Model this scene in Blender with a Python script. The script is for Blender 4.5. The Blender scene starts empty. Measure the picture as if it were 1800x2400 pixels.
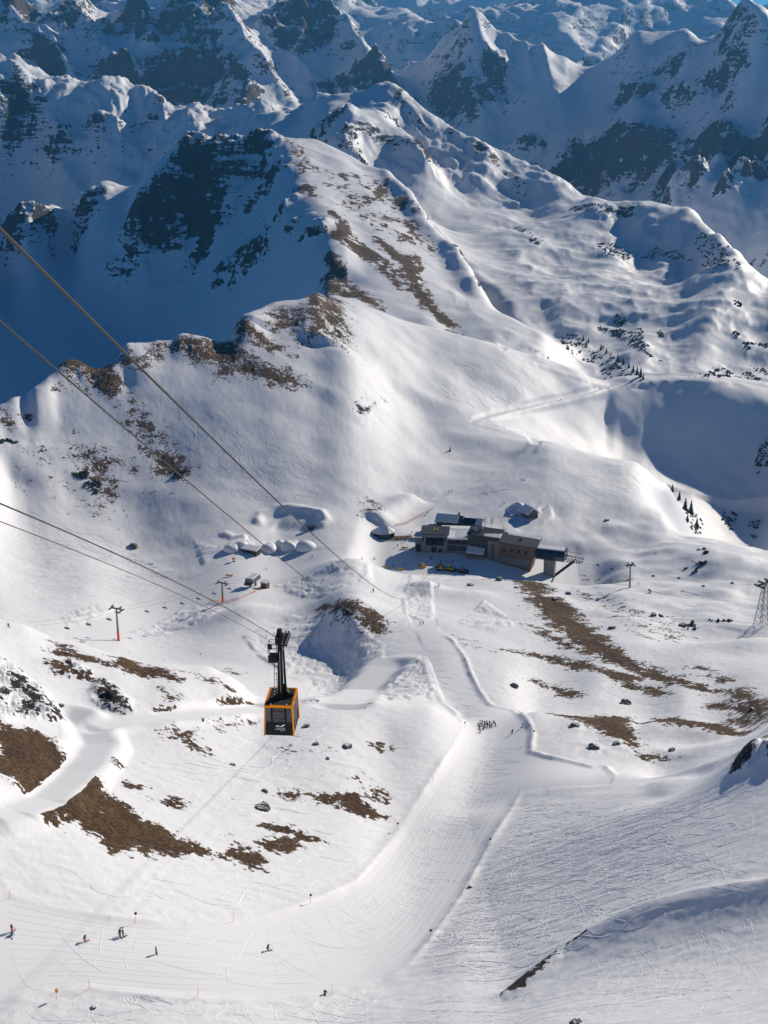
import bpy, bmesh, math, random
import numpy as np
from mathutils import Vector, Matrix

R = math.radians
random.seed(7)
SC = bpy.context.scene
COL = SC.collection

# ------------------------------------------------------------------ camera
F_PX = 3100.0                       # focal length in photo pixels (photo 1800 x 2400)
CAM_Z = 300.0                       # camera height above the station terrace, metres
PITCH = math.atan(1110.0 / F_PX)
cam_data = bpy.data.cameras.new('camera')
cam = bpy.data.objects.new('camera', cam_data)
COL.objects.link(cam)
cam.location = (0, 0, CAM_Z)
cam.rotation_euler = (math.pi / 2 - PITCH, 0, 0)
cam_data.sensor_fit = 'VERTICAL'
cam_data.sensor_height = 36.0
cam_data.lens = 36.0 * F_PX / 2400.0
cam_data.clip_start = 1.0
cam_data.clip_end = 60000.0
SC.camera = cam

# ------------------------------------------------------------------ light
SUN_AZ = R(40)                      # to the right of the view direction
SUN_EL = R(20)
w = bpy.data.worlds.new('World')
SC.world = w
w.use_nodes = True
nt = w.node_tree
sky = nt.nodes.new('ShaderNodeTexSky')
sky.sky_type = 'NISHITA'
sky.sun_disc = False
sky.sun_elevation = SUN_EL
sky.sun_rotation = SUN_AZ
sky.altitude = 2200
sky.air_density = 0.7
sky.dust_density = 0.0
sky.ozone_density = 3.0
bg = nt.nodes['Background']
tint = nt.nodes.new('ShaderNodeMix'); tint.data_type = 'RGBA'; tint.blend_type = 'MULTIPLY'
tint.inputs[0].default_value = 1.0; tint.inputs[7].default_value = (.33, .90, 1.28, 1)     # deep winter blue
nt.links.new(sky.outputs[0], tint.inputs[6]); nt.links.new(tint.outputs[2], bg.inputs[0])
bg.inputs[1].default_value = 0.05
sun_data = bpy.data.lights.new('sun', 'SUN')
sun_data.energy = 5.0
sun_data.angle = R(0.5)
sun_data.color = (1.0, 0.905, 0.765)
sun = bpy.data.objects.new('sun', sun_data)
COL.objects.link(sun)
SDIR = Vector((math.sin(SUN_AZ) * math.cos(SUN_EL), math.cos(SUN_AZ) * math.cos(SUN_EL), math.sin(SUN_EL)))
sun.rotation_euler = SDIR.to_track_quat('Z', 'Y').to_euler()
SC.view_settings.view_transform = 'Standard'
SC.view_settings.look = 'None'
SC.view_settings.exposure = -0.02
SC.view_settings.gamma = 1.0
SC.cycles.max_bounces = 5
SC.cycles.diffuse_bounces = 2
SC.cycles.volume_bounces = 0
SC.cycles.use_denoising = True

# ------------------------------------------------------------------ survey helpers
CP, SP = math.cos(PITCH), math.sin(PITCH)
def ray(u, v):
    """pixel of the photo -> (X/Y, (Z-cam)/Y) of the line of sight"""
    a = (u - 900.0) / F_PX
    b = (1200.0 - v) / F_PX
    dy = CP + b * SP
    return a / dy, (-SP + b * CP) / dy
def at(u, v, Y):
    az, t = ray(u, v)
    return Vector((az * Y, Y, CAM_Z + t * Y))

# ------------------------------------------------------------------ numpy noise
def _hash(ix, iy, seed):
    h = (ix.astype(np.int64) * 374761393 + iy.astype(np.int64) * 668265263 + seed * 1274126177) & 0xFFFFFFFF
    h = ((h ^ (h >> 13)) * 1274126177) & 0xFFFFFFFF
    return (h ^ (h >> 16)) & 0xFFFF
def perlin(x, y, seed=0):
    x0 = np.floor(x); y0 = np.floor(y)
    fx = (x - x0).astype(np.float32); fy = (y - y0).astype(np.float32)
    ix = x0.astype(np.int64); iy = y0.astype(np.int64)
    sx = fx * fx * fx * (fx * (fx * 6 - 15) + 10); sy = fy * fy * fy * (fy * (fy * 6 - 15) + 10)
    def g(dx, dy):
        a = _hash(ix + dx, iy + dy, seed).astype(np.float32) * np.float32(2 * np.pi / 65536.0)
        return np.cos(a) * (fx - dx) + np.sin(a) * (fy - dy)
    n00 = g(0, 0); n10 = g(1, 0); n01 = g(0, 1); n11 = g(1, 1)
    a = n00 + sx * (n10 - n00); b = n01 + sx * (n11 - n01)
    return (a + sy * (b - a)) * 1.5
def fbm(x, y, scale, octv=5, seed=0, gain=0.5, ridged=False):
    out = np.zeros(x.shape, np.float32); amp = 1.0; tot = 0.0; f = 1.0 / scale
    c, s = 0.8, 0.6
    for o in range(octv):
        n = perlin(x * f + 17.3 * o, y * f - 9.1 * o, seed + o)
        if ridged:
            n = 1.0 - 2.0 * np.abs(n)
        out += amp * n; tot += amp
        amp *= gain; f *= 2.03
        x, y = c * x - s * y, s * x + c * y
    return out / tot

def alpine(x, y, scale, octv=7, seed=0, lac=2.07, gain=1.9):
    """ridged multifractal: sharp crests, smooth hollows; about 0..1"""
    out = np.zeros(x.shape, np.float32); wgt = np.ones(x.shape, np.float32); amp = 1.0; tot = 0.0; f = 1.0 / scale
    for o in range(octv):
        n = 1.0 - np.abs(perlin(x * f + 31.7 * o, y * f + 11.3 * o, seed + o)); n = n * n * wgt
        out += n * amp; tot += amp; wgt = np.clip(n * gain, 0, 1); amp *= .52; f *= lac
        x, y = .8 * x - .6 * y, .6 * x + .8 * y
    return out / tot

# ------------------------------------------------------------------ terrain sheets
KAZ = 4.4
def tps_fit(P, V, reg):
    n = len(P)
    d = np.linalg.norm(P[:, None] - P[None], axis=2)
    K = d * d * np.log(d + 1e-9) + np.diag(reg)
    A = np.zeros((n + 3, n + 3)); A[:n, :n] = K
    Q = np.hstack([np.ones((n, 1)), P]); A[:n, n:] = Q; A[n:, :n] = Q.T
    return np.linalg.solve(A, np.concatenate([V, np.zeros(3)]))
def tps_eval(c, P, X):
    out = np.empty(len(X))
    for i in range(0, len(X), 8000):
        x = X[i:i + 8000]
        d2 = ((x[:, None] - P[None]) ** 2).sum(2)
        out[i:i + 8000] = 0.5 * (d2 * np.log(d2 + 1e-12)) @ c[:len(P)] + c[len(P)] + x @ c[len(P) + 1:]
    return out
def cubic_matrix(src, dst):
    """Catmull-Rom weights from the uniform samples src to positions dst"""
    n = len(src); t = (dst - src[0]) / (src[1] - src[0])
    i = np.clip(np.floor(t).astype(int), 0, n - 2); f = t - i
    W = np.zeros((len(dst), n)); r = np.arange(len(dst))
    w4 = [(-f ** 3 + 2 * f ** 2 - f) / 2, (3 * f ** 3 - 5 * f ** 2 + 2) / 2, (-3 * f ** 3 + 4 * f ** 2 + f) / 2, (f ** 3 - f ** 2) / 2]
    for k in range(4):
        np.add.at(W, (r, np.clip(i - 1 + k, 0, n - 1)), w4[k])
    return W

class Sheet:
    """a height sheet over a fan-shaped grid: columns of constant X/Y, rows of constant Y"""
    def __init__(self, pts, soft, hidden, az, lny, nca=120, ncr=200, rc=1e-4, rs=3e-2, rh=2e-3):
        P = []; V = []; reg = [rc] * len(pts) + [(q[3] if len(q) > 3 else rs if q[2] < 1400 else .1 * rs) for q in soft] + [rh] * len(hidden)
        for (u, v, Y) in [q[:3] for q in list(pts) + list(soft)]:
            a, t = ray(u, v); P.append((a * KAZ, math.log(Y))); V.append(t)
        for (u, v, Y, z) in hidden:
            a, t = ray(u, v); P.append((a * KAZ, math.log(Y))); V.append((z - CAM_Z) / Y)
        P = np.array(P); V = np.array(V)
        c = tps_fit(P, V, np.array(reg))
        ca = np.linspace(az[0], az[-1], nca); cr = np.linspace(lny[0], lny[-1], ncr)
        G = np.stack(np.meshgrid(ca * KAZ, cr), -1).reshape(-1, 2)
        T = tps_eval(c, P, G).reshape(ncr, nca)
        self.T = cubic_matrix(cr, lny) @ T @ cubic_matrix(ca, az).T
        self.az, self.lny = az, lny
        self.Y = np.repeat(np.exp(lny)[:, None], len(az), 1)
        self.X = self.Y * az[None]
        self.Z = CAM_Z + self.T * self.Y
    def sync(self):
        self.T = (self.Z - CAM_Z) / self.Y
    def hit(self, u, v, ymin=0):
        a, t = ray(u, v)
        j = np.clip(np.searchsorted(self.az, a) - 1, 0, len(self.az) - 2)
        f = (a - self.az[j]) / (self.az[j + 1] - self.az[j])
        col = self.T[:, j] * (1 - f) + self.T[:, j + 1] * f
        y = np.exp(self.lny)
        ok = np.nonzero((col[1:] >= t) & (col[:-1] < t) & (y[1:] > ymin))[0]
        if len(ok) == 0:
            k = int(np.argmin(np.abs(col - t) + (y < ymin) * 9)); Y = y[k]
        else:
            k = ok[0]; g = (t - col[k]) / (col[k + 1] - col[k] + 1e-12); Y = y[k] + g * (y[k + 1] - y[k])
        return Vector((a * Y, Y, CAM_Z + t * Y))
    def z(self, x, y):
        """height of the sheet above plan positions (arrays or scalars)"""
        x = np.asarray(x, float); y = np.asarray(y, float)
        a = x / y; l = np.log(y)
        j = np.clip(np.searchsorted(self.az, a) - 1, 0, len(self.az) - 2)
        i = np.clip(np.searchsorted(self.lny, l) - 1, 0, len(self.lny) - 2)
        f = (a - self.az[j]) / (self.az[j + 1] - self.az[j]); g = (l - self.lny[i]) / (self.lny[i + 1] - self.lny[i])
        Z = self.Z
        return (Z[i, j] * (1 - f) + Z[i, j + 1] * f) * (1 - g) + (Z[i + 1, j] * (1 - f) + Z[i + 1, j + 1] * f) * g
    def slope(self):
        dZr = np.gradient(self.Z, axis=0); dYr = np.gradient(self.Y, axis=0)
        dZc = np.gradient(self.Z, axis=1); dXc = np.gradient(self.X, axis=1)
        gx = dZc / dXc
        gy = (dZr - gx * np.gradient(self.X, axis=0)) / dYr
        return gx, gy
    def mesh(self, name, material, attrs):
        nr, nc = self.Z.shape
        co = np.stack([self.X, self.Y, self.Z], -1).reshape(-1, 3).astype(np.float32)
        i = np.arange(nr - 1)[:, None] * nc + np.arange(nc - 1)[None]
        q = np.stack([i, i + 1, i + nc + 1, i + nc], -1).reshape(-1, 4).astype(np.int32)
        me = bpy.data.meshes.new(name)
        me.vertices.add(len(co)); me.vertices.foreach_set('co', co.ravel())
        me.loops.add(q.size); me.loops.foreach_set('vertex_index', q.ravel())
        me.polygons.add(len(q))
        me.polygons.foreach_set('loop_start', np.arange(0, q.size, 4, dtype=np.int32))
        me.polygons.foreach_set('loop_total', np.full(len(q), 4, np.int32))
        me.polygons.foreach_set('use_smooth', np.ones(len(q), bool))
        me.update(calc_edges=True)
        for k, a in attrs.items():
            at_ = me.attributes.new(k, 'FLOAT', 'POINT')
            at_.data.foreach_set('value', np.ascontiguousarray(a, np.float32).ravel())
        me.materials.append(material)
        o = bpy.data.objects.new(name, me); COL.objects.link(o)
        o['kind'] = 'structure'
        return o

def seg_dist(X, Y, p):
    """distance of every grid point to the polyline p and the arc length of the nearest point (2-D)"""
    best = np.full(X.shape, 1e9, np.float32); arc = np.zeros(X.shape, np.float32); side = np.zeros(X.shape, np.float32)
    s = 0.0
    for (ax, ay), (bx, by) in zip(p[:-1], p[1:]):
        dx, dy = bx - ax, by - ay; L = math.hypot(dx, dy) + 1e-9
        t = np.clip(((X - ax) * dx + (Y - ay) * dy) / (L * L), 0, 1)
        d = np.hypot(X - ax - t * dx, Y - ay - t * dy)
        m = d < best
        best[m] = d[m]; arc[m] = (s + t * L)[m]; side[m] = np.sign(dx * (Y - ay) - dy * (X - ax))[m]
        s += L
    return best, arc, side
def poly_sdf(X, Y, p):
    """signed distance to a closed polygon, positive inside"""
    d, _, _ = seg_dist(X, Y, list(p) + [p[0]])
    ins = np.zeros(X.shape, bool)
    n = len(p)
    for k in range(n):
        (x0, y0), (x1, y1) = p[k], p[(k + 1) % n]
        c = ((y0 > Y) != (y1 > Y)) & (X < (x1 - x0) * (Y - y0) / ((y1 - y0) if abs(y1 - y0) > 1e-9 else 1e-9) + x0)
        ins ^= c
    return np.where(ins, d, -d)
def smooth(e0, e1, x):
    t = np.clip((x - e0) / (e1 - e0), 0, 1)
    return t * t * (3 - 2 * t)
def window(S, p, m):
    """row and column slices of the sheet that contain the plan points p with margin m"""
    xs = [a for a, b in p]; ys = [b for a, b in p]
    y0, y1 = max(min(ys) - m, 1), max(ys) + m
    i0, i1 = np.searchsorted(S.lny, math.log(y0)), np.searchsorted(S.lny, math.log(y1)) + 1
    aa = [(x + dx) / y for x, y in p for dx in (-m, m)]
    aa += [x / yy for x, y in p for yy in (y - m * .5, y + m * .5) if yy > 1]
    j0, j1 = np.searchsorted(S.az, min(aa)), np.searchsorted(S.az, max(aa)) + 1
    return slice(max(i0 - 1, 0), i1), slice(max(j0 - 1, 0), j1)
# ------------------------------------------------------------------ survey of the near mountain (photo pixel, distance)
# crest lines, where the photograph fixes the outline: (fall behind the crest: metres on, metres down), points (photo pixel, distance)
CREST_LINES = [
 ((40, -24), [(-150,1420,390),(0,1454,381),(54,1465,381),(108,1489,382),(179,1508,383),(260,1533,383),(336,1552,386),(488,1563,393),(560,1600,390)]),
 ((32, -16), [(597,1645,380),(705,1647,382),(900,1651,381),(1008,1660,382),(1079,1696,378)]),
 ((70, -62), [(-150,980,830),(0,947,853),(71,912,878),(133,860,926),(174,842,942),(228,863,925),(260,857,928),(288,814,966),(369,800,980),(423,784,994),(491,790,992),(543,784,1011),(553,754,1041),(629,719,1088),(716,700,1120),(738,681,1152)]),
 ((60, -30), [(738,681,1152),(819,700,1180),(917,740,1197),(1025,776,1192),(1152,798,1188),(1279,841,1188),(1421,895,1195)]),
 ((80, -24), [(1421,895,1195),(1500,893,1205),(1600,888,1215),(1700,892,1225),(1800,905,1230),(1950,920,1240)]),
 ((50, -26), [(1258,1025,985),(1334,1053,1000),(1497,1085,985),(1573,1150,940)]),
 ((50, -30), [(1567,1215,860),(1605,1259,820),(1714,1275,800),(1800,1297,780),(1950,1330,760)]),
 ((110, -90), [(1513,486,2280),(1551,496,2260),(1605,510,2220),(1638,521,2180),(1670,559,2080),(1714,602,1970),(1746,640,1880),(1800,673,1790),(1950,760,1600)]),
 ((150, -120), [(919,203,3000),(954,228,2950),(1008,266,2880),(1063,309,2800),(1133,347,2730),(1204,385,2660),(1280,420,2580),(1334,448,2500),(1388,472,2430),(1421,486,2370),(1513,486,2280)]),
 ((90, -32), [(824,257,2650),(875,255,2650),(925,289,2600),(980,336,2520),(1023,389,2440)]),
 ((90, -45), [(450,328,2180),(477,336,2180),(564,334,2170),(602,325,2160),(645,323,2150),(745,329,2150),(831,372,2110),(917,407,2050),(975,465,1920),(1025,541,1760),(1072,581,1690),(1109,642,1600),(1145,704,1510),(1188,740,1450),(1279,783,1390)]),
 ((0, 0), [(645,323,2150),(689,369,1980),(700,428,1850),(732,466,1760),(751,488,1700),(773,532,1600),(781,597,1480)]),
 ((0, 0), [(450,328,2180),(428,347,2150),(380,401,2120),(309,499,2060)]),
 ((120, -90), [(-150,560,2200),(0,534,2250),(60,491,2280),(130,480,2300),(184,464,2310),(222,439,2330),(255,431,2330),(282,442,2320),(347,439,2280)]),
 ((200, -120), [(-150,120,3250),(0,144,3300),(38,136,3300),(98,163,3320),(141,190,3350),(217,193,3380),(277,184,3380),(293,203,3400),(336,212,3400),(380,250,3400),(412,266,3380),(499,260,3350),(542,277,3320),(613,266,3280),(760,239,3150),(900,212,3030),(919,203,3000)]),
 ((0, 0), [(1330,2240,190),(1443,2192,192),(1632,2143,193),(1800,2116,190),(1950,2100,186)]),
 ((22, -16), [(1548,1867,285),(1641,1855,272),(1734,1829,272)]),
 ((30, -19), [(1528,1688,378),(1615,1690,372),(1741,1711,358)]),
 ((30, -18), [(1250,1669,396),(1383,1680,388),(1462,1681,384),(1505,1696,376)]),
]
A_CREST = []; A_BACK = []
for (dY, dZ), ln in CREST_LINES:
    for (u0, v0, y0), (u1, v1, y1) in zip(ln[:-1], ln[1:]):
        n = max(1, int(math.hypot(u1 - u0, v1 - v0) / 32))
        for k in range(n + (ln[-1] == (u1, v1, y1))):
            f = k / n; q = (u0 + f * (u1 - u0), v0 + f * (v1 - v0), y0 + f * (y1 - y0))
            if all(abs(q[0] - c[0]) + abs(q[1] - c[1]) > 1 for c in A_CREST):
                A_CREST.append(q)
                if dY:
                    A_BACK.append((q[0], q[1], q[2] + dY, at(*q).z + dZ))
# the lit face of the domed peak lies between its left and right crest
def along(ln, Y):
    P = sorted((at(*q) for q in ln), key=lambda p: p.y)
    return np.interp(Y, [p.y for p in P], [p.x for p in P]), np.interp(Y, [p.y for p in P], [p.z for p in P])
A_FACE = []
for Yf in range(1520, 2090, 70):
    (xa, za), (xb, zb_) = along(CREST_LINES[11][1], Yf), along(CREST_LINES[10][1][5:], Yf)
    for f in (.2, .4, .6, .8):
        A_FACE.append((900 + (xa + f * (xb - xa)) / Yf * F_PX * CP, 1200, Yf, za + f * (zb_ - za) + 5 * math.sin(math.pi * f)))
# open slopes, distances estimated
A_SOFT = [
 (-150,2430,178),(0,2400,172),(450,2420,172),(900,2400,172),(1340,2400,150),(1800,2400,135),(1950,2400,130),(-150,2330,182),(100,2325,184),(600,2345,188),
 (850,2310,198),(-150,2230,186),(0,2230,191),(300,2250,199),(600,2240,208),(800,2180,226),(950,2080,255),(1050,1950,292),(1100,1850,325),(1130,1740,368),
 (1150,1690,388),(1090,1620,430),(1050,1530,495),(1010,1470,550),(960,1420,600),(930,1380,655),(900,1320,730),(960,1310,745),(200,1960,227),(100,1800,267),
 (0,1905,228),(-150,1900,222),(-150,1700,265),(228,1747,298),(217,1704,313),(488,1671,357),(597,1652,376),(336,1620,353),(400,1900,264),(600,1800,312),(900,1750,350),
 (800,1900,286),(600,2050,242),(900,1950,288),(400,2120,218),(50,1600,329),(0,1750,271),(140,1560,360),(-150,1420,390),(800,1590,515,.002),(650,1530,545,.002),
 (520,1530,540,.004),(280,1500,545),(120,1475,535),(0,1400,590),(200,1350,660),(0,1300,700),(570,1400,620),(570,1350,680),(420,1300,735),(650,1290,760),(300,1250,765),
 (820,1430,570,.002),(740,1330,700),(-150,1400,590),(-150,1250,720),(300,1150,810),(300,1050,860),(300,950,905),(0,1150,790),(0,1050,825),(150,1000,860),(-150,1050,800),
 (-150,980,830),(1000,880,1090,.003),(1100,960,1035,.003),(900,900,1035),(700,850,1010),(550,900,935,.002),(600,930,912,.002),(620,880,944,.002),(650,800,1004,.002),(1200,900,1120,.003),(1300,940,1120),(600,1000,880),(800,1050,880),
 (700,1150,820),(500,1150,810),(900,1150,845),(1000,1100,900),(1255,1040,980),(1030,1160,850),(1200,1180,835),(1120,1200,815),(1250,1100,915),(1400,1080,955),
 (1950,1330,760),(1950,1000,1150),
 (1950,920,1240),(1640,868,1335),(1780,868,1335),(1500,820,1400),(1320,800,1370),(1420,850,1330),(1500,745,1550),(1300,720,1600),(1650,800,1440),(1750,750,1530),
 (1300,640,1850),(1420,630,1830),(1500,640,1800),(1620,660,1720),(1800,685,1650),(1550,560,2050),(1620,640,1900),(1450,540,2150),(1350,482,2350),(1250,500,2300),
 (1050,450,2350),(1100,560,2050),(1150,640,1800),(1250,560,2060),(1000,400,2500),(1200,450,2420),(1220,700,1640),(1200,760,1480),(950,330,2700),(790,315,2450),
 (770,340,2400),(900,370,2480),(950,430,2350),(1080,400,2560),(1180,430,2500),(900,650,1450),(1050,640,1540,.001),(1100,700,1450,.001),(1000,720,1380,.001),
 (1100,780,1330),(850,680,1380),(960,748,1300),(775,650,1360),(400,450,2120,0.002),(320,520,2110,0.002),(304,575,2090,0.002),(450,520,2050,.001),(550,500,1980,.001),(600,420,2050,.001),
 (650,500,1780,.001),(700,560,1620,.001),(600,620,1690,.001),(477,629,1900,.001),(353,613,2060,0.002),(488,683,1800,.001),(700,640,1530,.001),(600,690,1600,.001),(450,750,1750,.001),(300,750,1880,0.002),(150,780,1800,0.002),
 (0,850,1600,0.002),(0,700,2080,0.002),(150,640,2200,0.002),(0,600,2260,0.002),(-150,700,1900),(-150,560,2200),(0,500,2960),(200,420,3080),(350,400,3110),(-150,120,3250),(100,300,3190),
 (300,300,3230),(500,310,3290),(700,290,3085),(60,400,3110),(60,990,850,.001),(150,960,872,.001),(230,950,885,.001),(300,920,907,.001),(400,890,928,.001),(500,880,948,.001),(20,1080,815,.002),(150,1080,826,.002),(300,1080,842,.002),(1300,2100,225,.003),(1600,2050,220,.003),(1800,2050,208,.003),(1950,2050,196,.003),(1300,1950,272,.003),(1600,1900,257,.003),
 (1800,1850,255,.003),(1950,1850,240,.003),(1250,1870,303),(1388,1861,306),(1000,2250,205),(1100,2200,206),(1200,2280,192),(1117,2035,265),(1950,2100,186),(1443,2300,175),
 (1700,2280,168),(1250,2380,166),(1551,1850,310),(1400,1800,325),(1548,1867,285),(1650,1800,315),(1700,1760,325),(1764,1749,292),(1800,1830,270),(1750,1700,335),
 (1800,1650,360),(1950,1650,350),(1570,1720,350),(1600,1660,430),(1300,1640,440),(1400,1760,352),(1300,1740,360),(1450,1790,335),(1200,1560,480),(1400,1560,475),
 (1600,1600,450),(1750,1600,448),(1750,1630,425),(1300,1450,580),(1500,1500,530),(1650,1500,530),(1750,1520,520),(1150,1420,615),(1250,1380,665),(1100,1360,695),
 (1000,1310,750),(1200,1340,725),(1350,1330,750),(1450,1400,650),(1600,1420,640),(1780,1460,600),(1500,1300,775),(1650,1350,710),(1780,1400,665),(1400,1250,818),
 (1300,1200,835),(1500,1250,825),(1950,1450,600),(1950,1600,440),
]
# floor of the shaded bowl below the saddle
A_FLOOR = [(1420,1000,1150),(1480,1060,1140),(1560,1095,1130),(1640,1120,1120),(1720,1150,1110),(1800,1170,1105),(1420,950,1175),(1500,950,1186),(1600,950,1190),(1700,960,1195),(1800,970,1195),(1500,1010,1165),(1600,1020,1165),(1700,1040,1165),(1800,1060,1160)]
# ground the photograph cannot see: the far sides of the crests (pixel column, distance, height)
A_HID = [
 (0,947,1000,-30),(174,842,1060,-40),(300,814,1100,-40),(423,784,1150,-40),(543,784,1200,-30),(-150,980,960,-30),
 (860,718,1260,42),(1025,776,1270,28),(770,690,1240,58),(1152,798,1275,18),
 (1720,1275,880,-50),(1620,1150,1010,-62),(1500,630,1900,-25),(1620,650,1820,-20),(1551,490,2500,-200),(1640,520,2450,-260),(1720,600,2250,-260),(1800,670,2050,-260),(1600,500,2900,-560),(1800,600,2500,-520),(1800,500,3200,-700),(1300,500,3400,-560),
 (1072,581,1830,5),(1145,700,1610,-10),(450,330,2400,20),(600,325,2400,20),(690,330,2380,60),
 (0,144,3650,60),(277,184,3700,20),(500,260,3650,-80),(760,239,3500,-20),(919,203,3300,-20),(1100,300,3600,-560),(1800,400,3700,-900),
]
def axis(lo, hi, n, pad, npad):
    e = np.linspace(0, 1, npad + 1)[1:] ** 1.6 * pad
    return np.concatenate([lo - e[::-1], np.linspace(lo, hi, n), hi + e])
S = Sheet(A_CREST, A_SOFT + [q + (.002,) for q in A_FLOOR], A_HID + A_BACK + A_FACE, axis(-0.37, 0.37, 760, 0.38, 45), np.linspace(math.log(105), math.log(3750), 1200), 170, 240)

C_PTS = [
 (0,-80,4880),(180,-40,4880),(60,60,4603),(150,75,4572),(0,120,4386),(100,130,4417),(250,150,4417),(380,120,4510),(190,30,4758),(230,48,4789),(310,0,4882),(-150,100,4386),
 (480,-70,5006),(400,60,4696),(400,200,4262),(560,200,4293),(640,240,4200),(500,100,4572),(330,170,4355),(560,20,4882),(640,130,4634),(620,60,4820),(680,190,4510),
 (720,-20,5130),(800,60,4944),(870,170,4634),(900,190,4572),(780,150,4696),(740,220,4448),(840,120,4789),
 (1101,68,4900),(1144,103,4850),(1193,119,4820),(1269,130,4790),(1323,141,4770),(1421,136,4800),(1036,98,5000),(981,141,5050),(916,179,5050),
 (1050,180,4750),(1180,200,4650),(1117,279,4450),(1000,260,4700),(1250,240,4500),(1150,330,4350),(1300,300,4350),
 (1345,309,4300),(1497,302,4050),(1681,305,3750),(1800,310,3600),(1350,200,4600),(1450,180,4500),(1550,220,4250),(1700,200,4000),(1800,200,3850),
 (1486,72,4720),(1605,60,4450),(1714,33,4250),(1741,8,4250),(1800,40,4050),(1900,100,3900),
 (1377,440,4050),(1486,430,3850),(1650,380,3700),(1250,380,4250),(1200,340,4350),(1450,480,3750),
 (1578,396,3300),(1654,412,3250),(1600,470,3150),(1650,480,3100),(1741,396,3250),(1800,450,3100),(1700,500,3050),(1750,600,2900),(1800,700,2750),
]
C_HID = [
 (0,144,4100,100),(300,200,4000,60),(600,280,3900,20),(850,230,4150,20),(300,0,5250,300),(480,-70,5440,350),(720,0,5500,250),(100,0,5300,300),
 (1101,68,5250,130),(1269,130,5100,100),(981,141,5350,100),(1578,396,3480,-130),(1750,396,3420,-130),(1486,72,5100,150),(1700,30,4650,150),(1100,400,3600,-420),(1400,560,3300,-520),(1800,800,2500,-600),(900,300,4300,-50),(1800,40,4500,150),
]
SC_ = Sheet(C_PTS, [], C_HID, np.linspace(-0.37, 0.37, 520), np.linspace(math.log(2700), math.log(5700), 420), 130, 150)
D_PTS = [
 (100,-20,8000),(250,20,7600),(350,-20,8000),(560,-40,8000),(700,-10,7900),(820,20,7800),(889,36,7800),(961,23,7800),(1034,40,7700),(1106,20,7800),(1200,5,7900),(1300,-20,8000),(1417,-10,8200),(1520,-25,8200),
 (1598,-5,8200),(1688,5,8000),(1760,60,7500),(950,110,6800),(1050,80,6900),(1250,80,6900),(1400,80,7000),(1600,70,7200),(850,150,6700),(1800,60,7400),
]
D_HID = [(889,36,8600,150),(1106,20,8600,150),(1417,0,9000,150),(1688,5,8800,100),(300,0,8800,200),(600,0,8800,200),(1000,200,6200,-100),(1500,200,6200,-100),(300,200,6200,0)]
SD = Sheet(D_PTS, [], D_HID, np.linspace(-0.42, 0.42, 340), np.linspace(math.log(6000), math.log(9200), 90), 120, 60)
E_PTS = [(-100,10,11500),(200,-30,11500),(600,-10,11500),(780,-20,11500),(860,-18,11500),(900,10,11300),(940,-25,11500),(1045,-5,11500),(1095,28,11000),(1140,14,11500),(1250,0,11500),(1400,-10,11500),
 (1560,-5,11500),(1640,0,11500),(1740,15,11500),(1768,22,11500),(1800,0,11000),(1900,-60,11000),(900,80,9800),(1400,80,9800),(400,80,9800),(1780,80,9800)]
E_HID = [(400,0,12800,100),(900,0,12800,100),(1400,0,12800,100),(1800,0,12800,100)]
SE = Sheet(E_PTS, [], E_HID, np.linspace(-0.42, 0.42, 300), np.linspace(math.log(9400), math.log(12800), 50), 120, 40)
# even out slopes that the photograph shows smooth from side to side
NP_ = 45
def even_out(y0, y1, wfn, sig):
    i0, i1 = np.searchsorted(S.lny, math.log(y0)), np.searchsorted(S.lny, math.log(y1))
    n = int(3 * sig); ker = np.exp(-np.linspace(-3, 3, 2 * n + 1) ** 2 / 2); ker /= ker.sum()
    fine = S.Z[i0:i1, NP_:-NP_]
    zp = np.pad(fine, ((0, 0), (n, n)), 'reflect', reflect_type='odd')
    zs = np.stack([np.convolve(r_, ker, 'valid') for r_ in zp])
    wg = wfn(S.X[i0:i1, NP_:-NP_], S.Y[i0:i1, NP_:-NP_])
    dz = wg * (zs - fine)
    S.Z[i0:i1, NP_:-NP_] += dz
    S.Z[i0:i1, :NP_] += dz[:, :1]; S.Z[i0:i1, -NP_:] += dz[:, -1:]
def line_xy(k):
    return [(at(*q).x, at(*q).y) for q in CREST_LINES[k][1]]
even_out(110, 330, lambda x, y: smooth(20, -30, x) * smooth(325, 290, y), 45)
even_out(785, 1010, lambda x, y: smooth(8, 45, seg_dist(x, y, line_xy(2))[0]) * smooth(-20, -60, x) * smooth(785, 810, y) * (seg_dist(x, y, line_xy(2))[2] < 0), 34)
even_out(1330, 2080, lambda x, y: smooth(15, 60, seg_dist(x, y, line_xy(10))[0]) * smooth(10, 50, seg_dist(x, y, line_xy(11))[0]) * smooth(-80, -30, x) * smooth(230, 180, x) * smooth(1330, 1400, y), 26)
even_out(125, 312, lambda x, y: smooth(4, 12, seg_dist(x, y, line_xy(16))[0]) * smooth(5, 30, x) * smooth(310, 290, y), 62)
even_out(1000, 1205, lambda x, y: smooth(-75, -30, x) * smooth(190, 150, x) * smooth(1000, 1030, y) * smooth(1205, 1175, y), 30)
even_out(955, 1110, lambda x, y: smooth(30, 70, x) * smooth(215, 180, x) * smooth(955, 980, y) * smooth(1110, 1080, y), 30)
even_out(1085, 1235, lambda x, y: smooth(3, 12, seg_dist(x, y, line_xy(4))[0]) * smooth(195, 235, x), 30)
S.Z += .11 * np.clip(S.X - 22, 0, 80) * smooth(175, 200, S.Y) * smooth(335, 300, S.Y)      # the right-hand slope leans towards the run
S.sync()
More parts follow.
